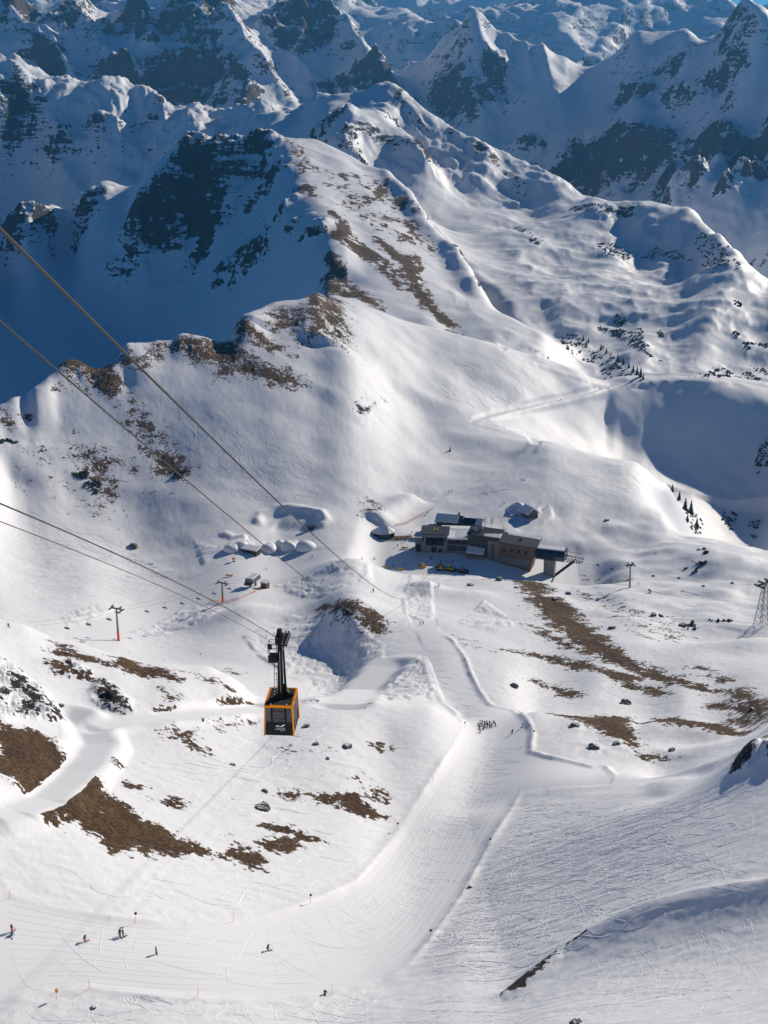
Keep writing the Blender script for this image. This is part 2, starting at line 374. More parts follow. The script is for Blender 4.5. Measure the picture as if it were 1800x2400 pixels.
# ------------------------------------------------------------------ masks: what covers the ground where
# outlines are given in the pixels of numbered crops of the photograph: (x0, y0, photo pixels per crop pixel)
CROP = {1: (0, 0, .5425), 3: (0, 700, .5425), 4: (900, 700, .5425), 5: (0, 1400, .5425), 6: (900, 1400, .5425),
        7: (0, 0, .3617), 8: (600, 0, .3617), 9: (1200, 0, .3617), 10: (700, 400, .3617), 11: (1200, 450, .3617), 12: (840, 1140, .3375)}
def px(c, pts):
    x0, y0, k = CROP[c]
    return [(x0 + x * k, y0 + y * k) for x, y in pts]
def plan(sheet, pix, guard=True):
    h = [sheet.hit(u, v) for u, v in pix]
    if guard:
        m = sorted(p.y for p in h)[len(h) // 2]
        for k, (u, v) in enumerate(pix):
            if not 0.72 * m < h[k].y < 1.38 * m:
                a, t = ray(u, v); Y = min(max(h[k].y, .9 * m), 1.12 * m); h[k] = Vector((a * Y, Y, 0))
    return [(p.x, p.y) for p in h]
def paint(sheet, arr, crop, level, pts, wpx=54):
    p = plan(sheet, px(crop, pts))
    my = sorted(b for a, b in p)[len(p) // 2]
    w = wpx * my / F_PX
    rs, cs = window(sheet, p, 3 * w)
    d = poly_sdf(sheet.X[rs, cs], sheet.Y[rs, cs], p)
    a = -1 + (1 + level) * np.clip((d + 1.35 * w) / (2 * w), 0, 1)
    arr[rs, cs] = np.maximum(arr[rs, cs], a)

GRASS = [
 (5,-.78,(180,260,700,330,1120,490,1500,480,1659,560,1600,900,1350,1120,1000,1160,700,930,460,700,300,560)),(4,-.76,(600,1190,1000,1240,1400,1400,1659,1470,1659,1475,800,1475,650,1330)),(6,-.78,(560,60,900,60,1300,120,1659,240,1659,560,1300,520,1000,400,650,260)),(3,-.72,(0,560,400,620,820,740,800,860,500,980,300,960,0,760)),
 (5,1,(0,540,60,560,150,580,230,610,285,690,265,760,200,845,150,860,100,830,60,770,0,740)),
 (5,1,(180,960,230,920,310,880,340,800,370,785,430,820,480,880,600,950,700,1010,800,1060,900,1110,870,1125,800,1125,740,1120,640,1095,560,1070,480,1100,430,1050,380,1000,300,960,240,985)),
 (5,1,(935,1120,1080,1105,1130,1130,1110,1180,1060,1160,1000,1130)),
 (5,.8,(1125,1065,1200,1070,1190,1045,1270,1030,1150,1000,1250,1005,1355,1045,1310,1090,1230,1105,1160,1085)),
 (5,.5,(1200,845,1300,835,1400,830,1460,860,1460,900,1400,890,1330,860,1240,870)),
 (5,1,(1475,850,1530,850,1590,900,1625,935,1570,945,1500,900)),
 (5,.6,(1580,840,1659,840,1659,880,1610,870)),
 (5,.4,(710,570,760,560,830,560,850,620,910,680,850,670,800,640,730,600)),
 (5,.3,(890,540,960,530,1050,540,1000,560,940,575)),
 (5,.3,(1070,530,1130,530,1110,560,1080,555)),
 (5,.45,(215,190,280,205,330,245,420,265,500,300,470,300,390,280,300,260,240,250)),
 (5,.7,(510,265,560,270,620,300,700,320,800,360,740,360,660,350,580,330,520,320)),
 (5,.3,(190,290,240,280,330,320,440,390,400,385,320,350,230,340)),
 (5,1,(955,440,1030,440,1100,470,1000,465)),
 (5,.4,(770,320,850,335,930,365,990,395,930,380,850,350)),
 (5,.3,(670,390,730,400,800,490,760,480,700,420)),
 (5,.8,(700,490,740,480,780,500,740,510)),
 (5,.1,(640,870,760,870,820,890,825,930,700,895)),
 (5,.7,(465,710,510,730,495,742)),(5,.6,(545,800,590,815,572,830)),(5,.7,(1010,1055,1055,1068,1050,1080,1010,1062)),(5,.6,(1500,755,1560,770,1550,782,1510,765)),
 (5,.7,(1300,448,1400,452,1560,464,1450,462)),
 (5,.2,(1195,642,1260,655,1380,655,1450,645,1440,665,1250,672)),
 (5,.4,(1560,620,1640,630,1659,680,1600,650)),
 (5,.3,(985,310,1040,330,1010,330)),
 (5,.9,(1380,45,1440,32,1520,55,1600,85,1659,125,1630,155,1580,130,1500,92,1430,68)),
 (6,.75,(630,0,760,0,800,30,850,90,900,150,960,200,1050,250,1130,290,1170,310,1100,310,1000,290,900,240,830,200,740,120,680,60)),
 (4,.55,(560,1190,640,1200,720,1250,700,1280,760,1340,820,1400,880,1460,800,1475,720,1410,640,1310,600,1250)),
 (6,.8,(495,228,600,238,700,250,820,280,950,305,1060,330,1110,355,1000,350,900,312,760,290,640,250)),
 (6,.5,(610,115,680,140,780,190,880,230,960,260,900,265,800,230,700,180)),
 (6,.8,(960,262,1100,305,1250,340,1400,397,1540,400,1600,435,1659,475,1659,530,1600,515,1500,490,1400,465,1480,458,1580,480,1550,430,1480,410,1380,408,1250,372,1100,332)),
 (6,.6,(990,345,1080,378,1180,398,1240,420,1150,416,1050,397)),
 (6,.7,(650,363,740,380,835,428,820,442,740,403)),
 (6,.5,(1345,288,1400,310,1480,358,1440,368,1380,335)),
 (6,.8,(600,496,780,508,940,516,1060,520,1110,545,1080,545,1050,560,1085,600,1080,630,1000,600,940,570,860,540,800,525)),
 (6,.9,(1120,545,1180,528,1330,533,1480,553,1550,575,1400,557,1250,543)),
 (6,.9,(1490,528,1580,528,1659,526,1600,542)),
 (6,.1,(1090,668,1200,668,1290,680,1200,712,1110,697)),
 (6,.0,(960,590,1020,620,1060,680,1000,660)),
 (6,.1,(320,165,380,190,390,220,340,200)),
 (4,-.22,(780,1240,1000,1290,1250,1380,1340,1440,1300,1480,1100,1470,950,1400)),
 (4,-.3,(500,900,600,920,560,960)),(4,-.35,(720,920,790,960,900,1030,860,1040)),(4,-.3,(1020,1060,1190,1090,1180,1110,1040,1090)),(4,-.4,(530,650,620,660,560,720,470,780,440,790)),
 (4,.1,(850,1155,950,1188,1100,1230,960,1208)),
 (4,0,(420,1195,520,1190,600,1200,560,1230,470,1220)),
 (3,.5,(245,300,320,262,400,300,490,320,520,380,490,410,420,370,350,300,280,300)),
 (3,-.15,(200,350,280,300,350,330,400,400,300,400,230,400)),
 (3,.05,(500,300,530,215,600,240,680,190,720,210,640,290,560,330)),
 (3,.12,(680,190,790,160,910,180,1000,170,1060,240,1180,290,1320,340,1290,390,1210,390,1120,350,1000,320,960,350,920,290,830,270,720,220)),
 (3,.5,(910,190,1010,200,1060,250,1030,300,960,290)),
 (3,.35,(1020,110,1100,130,1200,200,1250,240,1100,200,1010,150)),
 (3,-.05,(1120,50,1250,20,1330,30,1400,100,1300,180,1150,110)),
 (3,-.2,(520,340,600,440,690,510,740,600,820,740,800,780,660,760,560,640,500,420)),
 (3,-.05,(310,650,430,640,560,720,620,760,560,760,480,700,520,860,480,880,380,830,320,750)),
 (3,-.3,(360,830,440,850,530,940,410,960,350,900)),
 (3,.2,(650,640,740,650,820,740,790,790,680,760)),
 (3,.2,(0,470,60,490,110,510,40,540,0,530)),(3,-.25,(200,590,330,570,300,620,220,610)),(3,.1,(1560,930,1600,870,1640,910,1600,930)),(3,-.4,(430,850,600,880,650,910,540,890)),
 (10,.2,(0,0,40,60,110,170,70,180,0,110)),
 (10,.08,(160,230,260,280,380,470,560,560,620,700,700,780,640,760,540,680,400,560,250,480,210,400,260,330)),
 (10,.4,(560,480,660,540,780,560,790,760,860,880,1000,1000,1110,1080,1000,1030,850,900,740,790,700,700,640,590)),
 (10,-.05,(350,280,430,350,560,480,640,590,560,530,460,420)),
 (10,.25,(480,60,560,120,640,190,730,270,620,210,520,140)),
 (10,-.42,(100,0,480,0,800,300,1000,500,800,560,500,420,250,250)),
 (10,.6,(190,545,230,590,290,660,380,770,500,890,430,850,340,750,250,650)),
 (10,.5,(180,680,230,720,310,820,190,780)),
 (10,-.12,(0,870,90,790,150,785,300,850,350,980,330,1180,200,1100,0,1150)),
 (8,.05,(120,890,200,900,300,1000,380,1080,330,1200,280,1244,260,1100,230,980)),
 (8,-.05,(870,560,920,580,1000,700,1140,830,1080,830,980,760,900,650)),
 (8,-.4,(1000,700,1300,860,1640,1060,1659,1150,1500,1100,1300,950)),
]
ROCK = [
 (5,.6,(0,270,60,310,130,370,190,420,240,500,230,530,150,520,60,500,90,440,40,380,0,340)),
 (5,.6,(220,300,300,285,370,320,365,345,290,340)),
 (5,.6,(410,420,440,370,490,400,540,450,560,490,500,490,430,460)),
 (5,.5,(0,400,30,410,30,460,0,470)),(5,.5,(0,470,50,490,40,515,0,520)),
 (6,.8,(520,1722,560,1690,640,1660,700,1610,760,1570,860,1518,750,1597,690,1642,610,1684)),
 (6,.8,(1540,780,1560,720,1590,650,1659,620,1700,640,1700,740,1659,720,1610,690,1590,730)),
 (6,.6,(810,535,840,540,835,570,805,565)),(6,.5,(870,640,930,650,940,670,880,665)),(6,.5,(980,615,1030,625,1030,650,990,645)),(6,.4,(1220,655,1270,660,1260,680,1220,675)),
 (4,-.1,(900,1260,1000,1290,1250,1380,1300,1420,1200,1440,1000,1380)),
 (3,.6,(0,600,100,610,240,625,340,650,430,640,430,690,340,690,240,685,120,665,0,650)),
 (3,0,(1320,340,1500,410,1659,440,1659,560,1560,520,1480,450)),
 (10,.3,(690,90,760,170,830,270,880,380,800,310,720,220)),(10,.4,(1000,510,1070,560,1130,670,1080,620,1030,590)),
 (10,.2,(1060,720,1190,740,1200,800,1130,780)),(10,-.1,(1040,820,1130,850,1160,960,1080,900)),(10,.4,(980,780,1030,830,1010,870)),(10,.2,(1270,1040,1360,1010,1380,1080,1340,1120)),
 (8,.6,(470,930,570,850,640,850,620,950,660,1030,600,1000,540,940)),(8,.5,(350,880,450,800,600,720,610,760,500,830,430,910)),
 (8,.15,(640,800,750,760,850,830,960,880,1070,960,1170,1080,1100,1040,960,970,850,960,780,960,700,900,640,860)),(8,.3,(760,670,830,660,880,740,900,800,820,760)),
 (1,.7,(790,640,840,605,880,625,1000,620,1110,600,1190,600,1170,680,1080,790,1010,880,990,960,920,1070,860,1160,810,1150,830,1080,700,1110,640,1130,570,1070,545,1000,570,920,650,820,700,740)),
 (1,-.05,(900,1260,950,1150,1080,1040,1170,1000,1180,1060,1080,1150,960,1230)),(1,-.05,(1040,900,1180,720,1250,680,1240,760,1130,860,1060,930)),
 (1,.3,(1200,930,1260,860,1270,870,1220,950)),(1,.5,(1330,1010,1370,975,1420,970,1380,1020)),(1,0,(1200,1060,1240,980,1340,930,1270,1000)),(1,0,(570,1160,700,1100,780,1060,640,1180)),
 (1,-.15,(440,1140,520,1090,560,1100,480,1240)),(1,-.3,(650,1240,830,1200,680,1290)),
 (1,.15,(0,380,60,330,130,350,240,350,200,450,120,570,60,600,0,600)),(1,.2,(160,660,280,560,300,600,240,700)),(1,0,(300,560,380,510,520,540,640,480,700,520,620,590,540,570,420,590)),
 (1,.3,(640,420,700,460,720,500,660,480)),(1,.05,(0,985,60,930,140,900,230,900,230,950,120,1060,0,1080)),(1,.05,(280,900,360,850,490,830,440,900,370,970)),
 (11,.2,(360,100,520,75,640,105,720,95,850,65,880,110,750,170,560,175,400,140)),(11,0,(0,240,100,245,190,360,120,320,0,270)),(11,.0,(480,350,620,320,760,390,760,440,660,430,560,380)),
 (11,.1,(640,1100,780,1180,740,1215,640,1160)),(11,-.25,(830,430,920,360,1040,380,1230,410,1180,440,900,430)),(11,.2,(100,1010,200,1060,180,1080,110,1050)),
 (4,.2,(500,140,560,130,560,190,520,190)),(4,.1,(1580,680,1640,610,1659,610,1659,740,1600,760)),
]
FAR_ROCK = [
 (9,.4,(820,420,900,370,1080,370,1230,300,1120,400,1000,430)),(9,.15,(680,580,830,480,960,560,860,620,740,630)),(9,.15,(950,610,1130,560,1330,450,1440,440,1300,540,1100,620)),
 (9,.12,(400,870,480,830,640,850,820,810,1000,840,1300,830,1500,850,1659,830,1659,960,1300,1040,1100,1000,960,1080,760,1180,720,1100,600,1050,540,1230,300,1180,120,1080,260,1000,400,950)),
 (9,.3,(930,1230,980,1150,1050,1090,1250,1150,1150,1244,930,1244)),(9,.3,(1350,1244,1440,1130,1540,1090,1659,1080,1659,1150,1540,1150)),(9,.3,(0,930,180,890,200,920,30,950)),
 (8,-.25,(870,700,960,560,1250,460,1400,470,1500,420,1600,440,1659,500,1659,680,1500,690,1420,780,1380,740,1200,700,1080,680)),(8,.3,(920,370,1060,250,1200,150,1260,170,1100,310)),
 (8,.1,(0,180,130,60,260,0,430,0,540,130,560,220,430,240,280,360,150,320)),(8,.25,(380,500,500,470,700,440,780,420,860,540,700,610,550,640,480,600)),
 (7,.15,(0,0,340,0,500,90,530,190,430,240,280,230,200,170,60,150,0,140)),(7,.1,(520,90,620,130,860,220,850,260,640,240,570,210)),(7,.2,(640,120,870,20,960,150,1000,300,880,290,850,200,700,150)),
 (7,.08,(1100,0,1500,0,1550,100,1480,150,1400,350,1200,360,1120,250,1000,230)),(7,.7,(770,460,1000,370,1420,350,1430,480,1200,640,1060,690,900,570,820,560)),
 (7,.5,(1420,370,1659,600,1659,760,1510,760,1560,560)),(7,.2,(1280,600,1450,520,1480,640,1300,700)),(7,.5,(500,480,760,450,760,500,620,530)),(7,.3,(90,340,300,350,420,490,360,490,200,390)),
]
def pairs(t):
    return list(zip(t[0::2], t[1::2]))
S.sync()
grass = np.full(S.Z.shape, -1, np.float32); rock = grass.copy(); groom = np.full(S.Z.shape, 0, np.float32); rough = groom.copy()
for c, lv, t in GRASS: paint(S, grass, c, min(lv + (.34 if c in (8, 10) else .24 if c == 3 else 0), .74), pairs(t))
for c, lv, t in ROCK: paint(S, rock, c, (min(lv, .42) if c not in (5, 6) else lv + .1) + (.22 if c in (1, 8, 11) and lv < .3 else 0), pairs(t))
rock = np.maximum(rock, (-1 + .3 * smooth(1350, 1600, S.Y) * smooth(2500, 2300, S.Y) * smooth(40, 140, S.X))).astype(np.float32)
crag = np.full(S.Z.shape, -1, np.float32)
for c, lv, t in ROCK:
    if c == 1 or (c == 8 and lv > .4) or (c == 5) or (c == 6 and t[0] == 1540): paint(S, crag, c, min(lv + .2, 1), pairs(t), 30)
far_rock = np.full(SC_.Z.shape, -1, np.float32)
for c, lv, t in FAR_ROCK: paint(SC_, far_rock, c, min(lv, .22), pairs(t), 26)

# groomed snow (1) and churned, heaped snow (rough)
def area(arr, crop, pts, wpx=6, val=1.0):
    p = plan(S, px(crop, pts) if crop else pts, False)
    my = sorted(b for a, b in p)[len(p) // 2]; w_ = wpx * my / F_PX
    rs, cs = window(S, p, 3 * w_)
    arr[rs, cs] = np.maximum(arr[rs, cs], val * smooth(-w_, w_, poly_sdf(S.X[rs, cs], S.Y[rs, cs], p)))
PISTE_UP = px(5, pairs((0,1290,240,1350,480,1395,700,1415,950,1415,1200,1370,1400,1300,1550,1230,1659,1100))) + px(6, pairs((100,960,210,790,300,660,345,580)))
PISTE_LO = px(5, pairs((0,1770,200,1700,400,1690,700,1730,1100,1745,1400,1710,1659,1650))) + px(6, pairs((100,1590,200,1480,260,1390,330,1290,400,1170,455,1060,540,930,580,850)))
WALL = px(6, pairs((240,145,300,190,345,260,370,330,410,410,460,465,560,490,610,530,640,590,632,670,700,690,800,710,900,735,960,732,995,770,1000,795)))
PISTE_L2 = px(6, pairs((165,250,200,360,250,450,310,500,350,555)))
area(groom, None, [(-120, 2110)] + PISTE_UP + [(1080,1680), (1040,1640), (1010,1560), (985,1500), (930,1400), (1000,1380), (1030,1478)] + WALL[2:-1] + [(1430,1840), (1215,1861)] + PISTE_LO[::-1] + [(-120, 2380)])
area(groom, None, [(880,1385), (860,1300), (800,1290), (900,1270), (1010,1300), (1060,1330), (1000,1385)])
area(groom, 3, pairs((200,1475,300,1400,700,1250,900,1180,1200,1100,1500,1080,1500,1120,1200,1200,1000,1300,800,1360,560,1460)))
area(rough, 4, pairs((120,1170,200,1180,215,1380,180,1400,90,1370,80,1310)))
area(rough, 4, pairs((320,1400,430,1310,540,1370,560,1420,480,1440)))
area(rough, 5, pairs((1050,170,1250,80,1400,80,1659,200,1659,330,1500,430,1300,360,1120,260)))
area(rough, 6, pairs((20,280,150,250,200,360,230,440,30,450,0,400)))
area(rough, 3, pairs((840,1040,940,1080,1060,1030,1100,1080,960,1110,880,1150)))
area(rough, 3, pairs((560,1440,800,1330,1000,1330,900,1400,700,1460)))
area(rough, 3, pairs((1180,1240,1500,1160,1600,1160,1590,1230,1400,1290)))
area(rough, 3, pairs((260,1370,420,1330,500,1320,480,1360,300,1420)))

# ------------------------------------------------------------------ relief
X, Y, Z = S.X, S.Y, S.Z
offp = 1 - groom
Z += (fbm(X, Y, 70, 3, 11) * 1.6 * np.clip(Y / 500, .35, 2.2)) * (0.25 + 0.75 * offp)      # wind-blown swells
Z += fbm(X, Y, 18, 4, 12) * np.clip(Y / 400, .5, 2.0) * 0.10 * offp                           # drifts
gx, gy = S.slope()
rk = smooth(-.75, .5, rock) * .35
rk = np.maximum(rk, smooth(-.7, .4, crag))
alp = smooth(1300, 1600, Y) * smooth(2700, 2300, Y) * smooth(60, 200, X)
Z += alp * (fbm(X, Y, 200, 2, 61, .45) * 9 + (alpine(X, Y, 190, 3, 62) - .45) * 13)
sch = smooth(2250, 2450, Y) * smooth(-80, 40, X)
Z += sch * (alpine(X + Y * .25, Y * .45, 85, 5, 67) - .42) * 17
alp2 = smooth(1250, 1400, Y) * smooth(2300, 2100, Y) * smooth(120, 220, X)
Z += alp2 * (alpine(X - Y * .2, Y * .7, 60, 4, 68) - .42) * 4.5
low = smooth(540, 600, Y) * smooth(860, 800, Y) * smooth(70, 120, X)
Z += low * fbm(X, Y, 55, 3, 63) * 5
amp = np.clip(Y / 2000, .12, 1.1)
lam = 1.0
Z += rk * amp * (fbm(X, Y, 60, 6, 21, .55, True) * 15 + fbm(X, Y * .6, 22, 4, 22, .5, True) * 6) * np.where(Y > 700, 1, 0)
Z += rk * np.where(Y <= 700, 1, 0) * (fbm(X, Y, 9, 5, 23, .55, True) * 2.0 + fbm(X, Y, 2.5, 3, 24, .5, True) * .5)
bk = smooth(2850, 3150, Y) * smooth(150, -50, X)
Z += bk * (alpine(X, Y, 150, 6, 66) - .42) * 44
rock = np.maximum(rock, (-1 + .55 * bk)).astype(np.float32)
gr = smooth(-.2, .5, grass)
Z += gr * (fbm(X, Y, 3.0, 3, 31) * .45 * np.clip(Y / 300, .7, 3))
Z += rough * (fbm(X + fbm(X, Y, 25, 2, 41) * 14, Y, 7, 4, 42, .6, True) * .9 + fbm(X, Y, 20, 2, 43) * 1.0)
Z += offp * (1 - gr) * fbm(X * .55 + Y * .45, Y * 1.3 - X * .5, 5, 3, 44, .55, True) * np.clip(Y / 900, .05, .2) * smooth(1300, 1000, Y)

def stroke(pix, fn, reach, crop=None):
    p = plan(S, px(crop, pix) if crop else pix, False)
    rs, cs = window(S, p, reach)
    d, arc, side = seg_dist(X[rs, cs], Y[rs, cs], p)
    Z[rs, cs] += fn(d, arc, side)
    return p
def berm(pix, h, w_, crop=None, ends=True):
    def fn(d, arc, side):
        L = arc.max() + 1e-6
        e = smooth(0, 0.06, arc / L) * smooth(0, 0.06, 1 - arc / L) if ends else 1
        return h * e * np.exp(-(d / w_) ** 2) * (.85 + .6 * perlin(arc / (2.6 * w_), arc * 0 + h, 5) * .5 + .5 * perlin(arc / (8. * w_), arc * 0 + h, 6))
    return stroke(pix, fn, 4 * w_, crop)
berm(PISTE_LO[6:], .62, 1.2)
berm(PISTE_LO[:7], .4, 1.5)
berm(PISTE_UP, .35, 1.5)
berm(WALL, .8, 1.1)
berm(PISTE_L2, .6, 1.2)
berm(pairs((975,1169,940,1185,900,1208,880,1222)), 4.5, 8)
berm(pairs((600,1232,612,1205,650,1192,700,1192,750,1202,765,1225,745,1240)), 2.8, 3.4)
berm(pairs((520,1245,545,1260,580,1262)), 2.5, 3)
berm(pairs((535,1290,570,1282,640,1276,700,1275)), 2.0, 2.5)
berm(pairs((640,1232,690,1240,740,1236)), -1.5, 6)
def mound(u, v, h, rx, ry, rot=0):
    c = S.hit(u, v); m = 3 * max(rx, ry)
    rs, cs = window(S, [(c.x, c.y)], m)
    dx, dy = X[rs, cs] - c.x, Y[rs, cs] - c.y
    cr, sr = math.cos(rot), math.sin(rot)
    q = ((dx * cr + dy * sr) / rx) ** 2 + ((-dx * sr + dy * cr) / ry) ** 2
    Z[rs, cs] += h * np.exp(-q)
mound(810, 1440, 4, 22, 20, .3)
mound(1000, 1390, 6, 11, 17)
mound(1090, 1400, 3, 14, 12)
mound(560, 1440, 4, 30, 12, .4)
mound(800, 1330, 4, 22, 16, .3)
mound(1650, 1805, -4, 18, 11); mound(1797, 1775, 6, 12, 14); mound(1640, 1716, -4, 16, 9)
# wind lip in the right foreground: steep on the far side, long and gentle towards the camera
lp_ = plan(S, pairs((1182,2333,1270,2282,1367,2225,1443,2192,1632,2143,1800,2116,1900,2104)), False)
cf = np.polyfit([a for a, b in lp_], [b for a, b in lp_], 3); sl = np.polyder(cf)
lx0, lx1 = lp_[0][0], lp_[-1][0]
rs, cs = window(S, lp_, 45)
xq = np.clip(X[rs, cs], lx0 - 6, lx1 + 12)
sd_ = (Y[rs, cs] - np.polyval(cf, xq)) / np.sqrt(1 + np.clip(np.polyval(sl, xq), -1.5, 1.5) ** 2)
up_ = smooth(lx0, lx0 + .5 * (lx1 - lx0), X[rs, cs])
Z[rs, cs] += 3.8 * up_ * np.exp(-(sd_ / np.where(sd_ > 0, 5.5, 15.0)) ** 2) + 1.2 * smooth(lx0 - 1, lx0 + 5, X[rs, cs]) * np.exp(-(sd_ / np.where(sd_ > 0, 2.0, 5.0)) ** 2)
mound(1700, 1330, 5, 30, 40, .2); mound(1580, 1330, -4, 14, 20); mound(1660, 1480, -6, 24, 30)
mound(1750, 1510, 5, 20, 16)
S.sync()
def bench(pix, half, crop=None, drop=0.0):
    """cut a level track into the slope"""
    P = [S.hit(u, v) for u, v in (px(crop, pix) if crop else pix)]
    p = [(q.x, q.y) for q in P]
    zz = np.array([q.z for q in P]); L = np.concatenate([[0], np.cumsum([math.dist(a, b) for a, b in zip(p[:-1], p[1:])])])
    rs, cs = window(S, p, half * 4)
    d, arc, side = seg_dist(X[rs, cs], Y[rs, cs], p)
    m = 1 - smooth(half * .8, half * 2.4, d)
    Z[rs, cs] = Z[rs, cs] * (1 - m) + (np.interp(arc, L, zz) - drop) * m
    Z[rs, cs] += .18 * half * np.exp(-((d - 1.7 * half) / (.5 * half)) ** 2) * (.6 + .4 * np.sin(arc * .4))
    groom[rs, cs] = np.maximum(groom[rs, cs], 1 - smooth(half * .9, half * 1.3, d))
    grass[rs, cs] = np.where(d < half * 1.3, -1, grass[rs, cs])
PATH_A = pairs((230,865,290,835,400,800,490,760,560,715,620,670,655,630,645,605,600,582,540,567,450,548,392,532))
PATH_B = pairs((392,528,460,507,580,479,700,450,800,430,900,405,980,380,1040,370,1150,353,1250,346,1400,346,1520,360,1659,390))
PATH_C = pairs((420,180,480,192,520,222,600,262,700,292,850,337,980,380))
ROAD = pairs((-40,935,60,920,200,875,270,820,340,750,400,680,425,630,410,580,370,530,350,512))
ROAD2 = pairs((420,560,560,535,700,520,900,497,1140,480))
bench(PATH_A, 2.5, 4); bench(PATH_B, 2.3, 4); bench(PATH_C, 2.0, 4)
bench(ROAD, 3.6, 5); bench(ROAD2, 3.0, 5)
bench(pairs((600,1000,660,962,700,930,692,902,665,892)), 2.5, 4)
bench(pairs((1250,1385,1400,1396,1659,1432)), 2.2, 4)
bench(pairs((1480,460,1560,400,1659,300)), 6, 5)
S.sync()

# far ranges: ridged relief, strongest where rock is bare
def far_relief(sh, rockmask, big, seed, k=1.0):
    x, y = sh.X, sh.Y
    wx = x + fbm(x, y, big * 1.3, 2, seed + 9) * big * .35
    r1 = alpine(wx, y * .8, big, 8, seed) * 2 - 1
    r2 = alpine(x, y, big * .22, 5, seed + 3) * 2 - 1
    m = .16 + .84 * smooth(-.9, .4, rockmask)
    sh.Z += k * big * (.21 * r1 * m + .075 * r2 * m * m) - k * big * .02
    sh.sync()
def arete(pix, h, w_):
    p = plan(SC_, pix, False); rs, cs = window(SC_, p, 4 * w_)
    d, arc, side = seg_dist(SC_.X[rs, cs], SC_.Y[rs, cs], p); L = arc.max() + 1e-6
    SC_.Z[rs, cs] += h * (.35 + .65 * smooth(0, .15, arc / L) * smooth(0, .25, 1 - arc / L)) * np.exp(-(d / w_) ** 1.3)
for pix, h, w_ in (((0,45,50,75,90,118,110,150), 60, 55), ((180,30,200,80,235,130,268,165), 60, 50), ((105,95,150,150,175,185), 45, 40), ((520,40,560,110,600,170,660,230), 80, 60), ((515,135,560,190,600,240), 45, 40), ((310,20,340,80,352,118), 45, 45),
                   ((800,60,850,140,900,190), 70, 60), ((1101,68,1144,103,1193,119,1269,130,1323,141), 34, 55), ((1101,68,1122,110,1140,155,1155,205), 70, 95), ((1225,122,1240,165,1250,200), 24, 28), ((1269,130,1285,170,1292,205), 24, 28), ((1741,8,1770,40,1800,70), 30, 45), ((1036,98,1101,68), 30, 50)):
    arete(pairs(pix), h, w_)
SC_.sync()
far_relief(SC_, np.maximum(far_rock, np.where(SC_.X < 0, -.55, -1)), 420, 51)
far_relief(SD, np.full(SD.Z.shape, -.1, np.float32), 900, 71, .6)
far_relief(SE, np.full(SE.Z.shape, 0., np.float32), 1100, 91)

# ------------------------------------------------------------------ ground materials
class NT:
    def __init__(self, name):
        self.m = bpy.data.materials.new(name); self.m.use_nodes = True
        self.t = self.m.node_tree; self.b = self.t.nodes['Principled BSDF']
    def n(self, typ, **kw):
        nd = self.t.nodes.new(typ)
        for k, v_ in kw.items():
            if k.startswith('in_'):
                nd.inputs[int(k[3:])].default_value = v_
            else:
                setattr(nd, k, v_)
        return nd
    def l(self, a, b):
        self.t.links.new(a, b)
    def math(self, op, a, b=None, c=None, clamp=False):
        nd = self.n('ShaderNodeMath', operation=op); nd.use_clamp = clamp
        for i, x in enumerate((a, b, c)):
            if x is None: continue
            if isinstance(x, (int, float)): nd.inputs[i].default_value = x
            else: self.l(x, nd.inputs[i])
        return nd.outputs[0]
    def ramp(self, x, e0, e1):
        nd = self.n('ShaderNodeMapRange', interpolation_type='SMOOTHSTEP')
        self.l(x, nd.inputs[0]); nd.inputs[1].default_value = e0; nd.inputs[2].default_value = e1
        return nd.outputs[0]
    def noise(self, scale, detail=6, rough=.55, vec=None, dist=0.0):
        nd = self.n('ShaderNodeTexNoise'); nd.inputs['Scale'].default_value = scale; nd.inputs['Detail'].default_value = detail
        nd.inputs['Roughness'].default_value = rough; nd.inputs['Distortion'].default_value = dist
        self.l(vec if vec is not None else self.pos(), nd.inputs['Vector'])
        return nd.outputs['Fac']
    def ridged(self, scale, detail, vec):
        nd = self.n('ShaderNodeTexNoise', noise_type='RIDGED_MULTIFRACTAL'); nd.inputs['Scale'].default_value = scale; nd.inputs['Detail'].default_value = detail
        self.l(vec, nd.inputs['Vector']); return nd.outputs['Fac']
    def pos(self):
        if not hasattr(self, '_g'): self._g = self.n('ShaderNodeNewGeometry')
        return self._g.outputs['Position']
    def nz(self):
        self.pos()
        s_ = self.n('ShaderNodeSeparateXYZ'); self.l(self._g.outputs['Normal'], s_.inputs[0]); return s_.outputs[2]
    def mix(self, f, a, b):
        nd = self.n('ShaderNodeMix', data_type='RGBA')
        self.l(f, nd.inputs[0])
        for i, x in ((6, a), (7, b)):
            if isinstance(x, tuple): nd.inputs[i].default_value = (*x, 1)
            else: self.l(x, nd.inputs[i])
        return nd.outputs[2]
    def attr(self, name):
        nd = self.n('ShaderNodeAttribute', attribute_name=name); return nd.outputs['Fac']
    def scaled(self, sx, sy, sz, rot=0):
        nd = self.n('ShaderNodeMapping'); nd.inputs['Scale'].default_value = (sx, sy, sz); nd.inputs['Rotation'].default_value = (0, 0, rot)
        self.l(self.pos(), nd.inputs['Vector']); return nd.outputs[0]

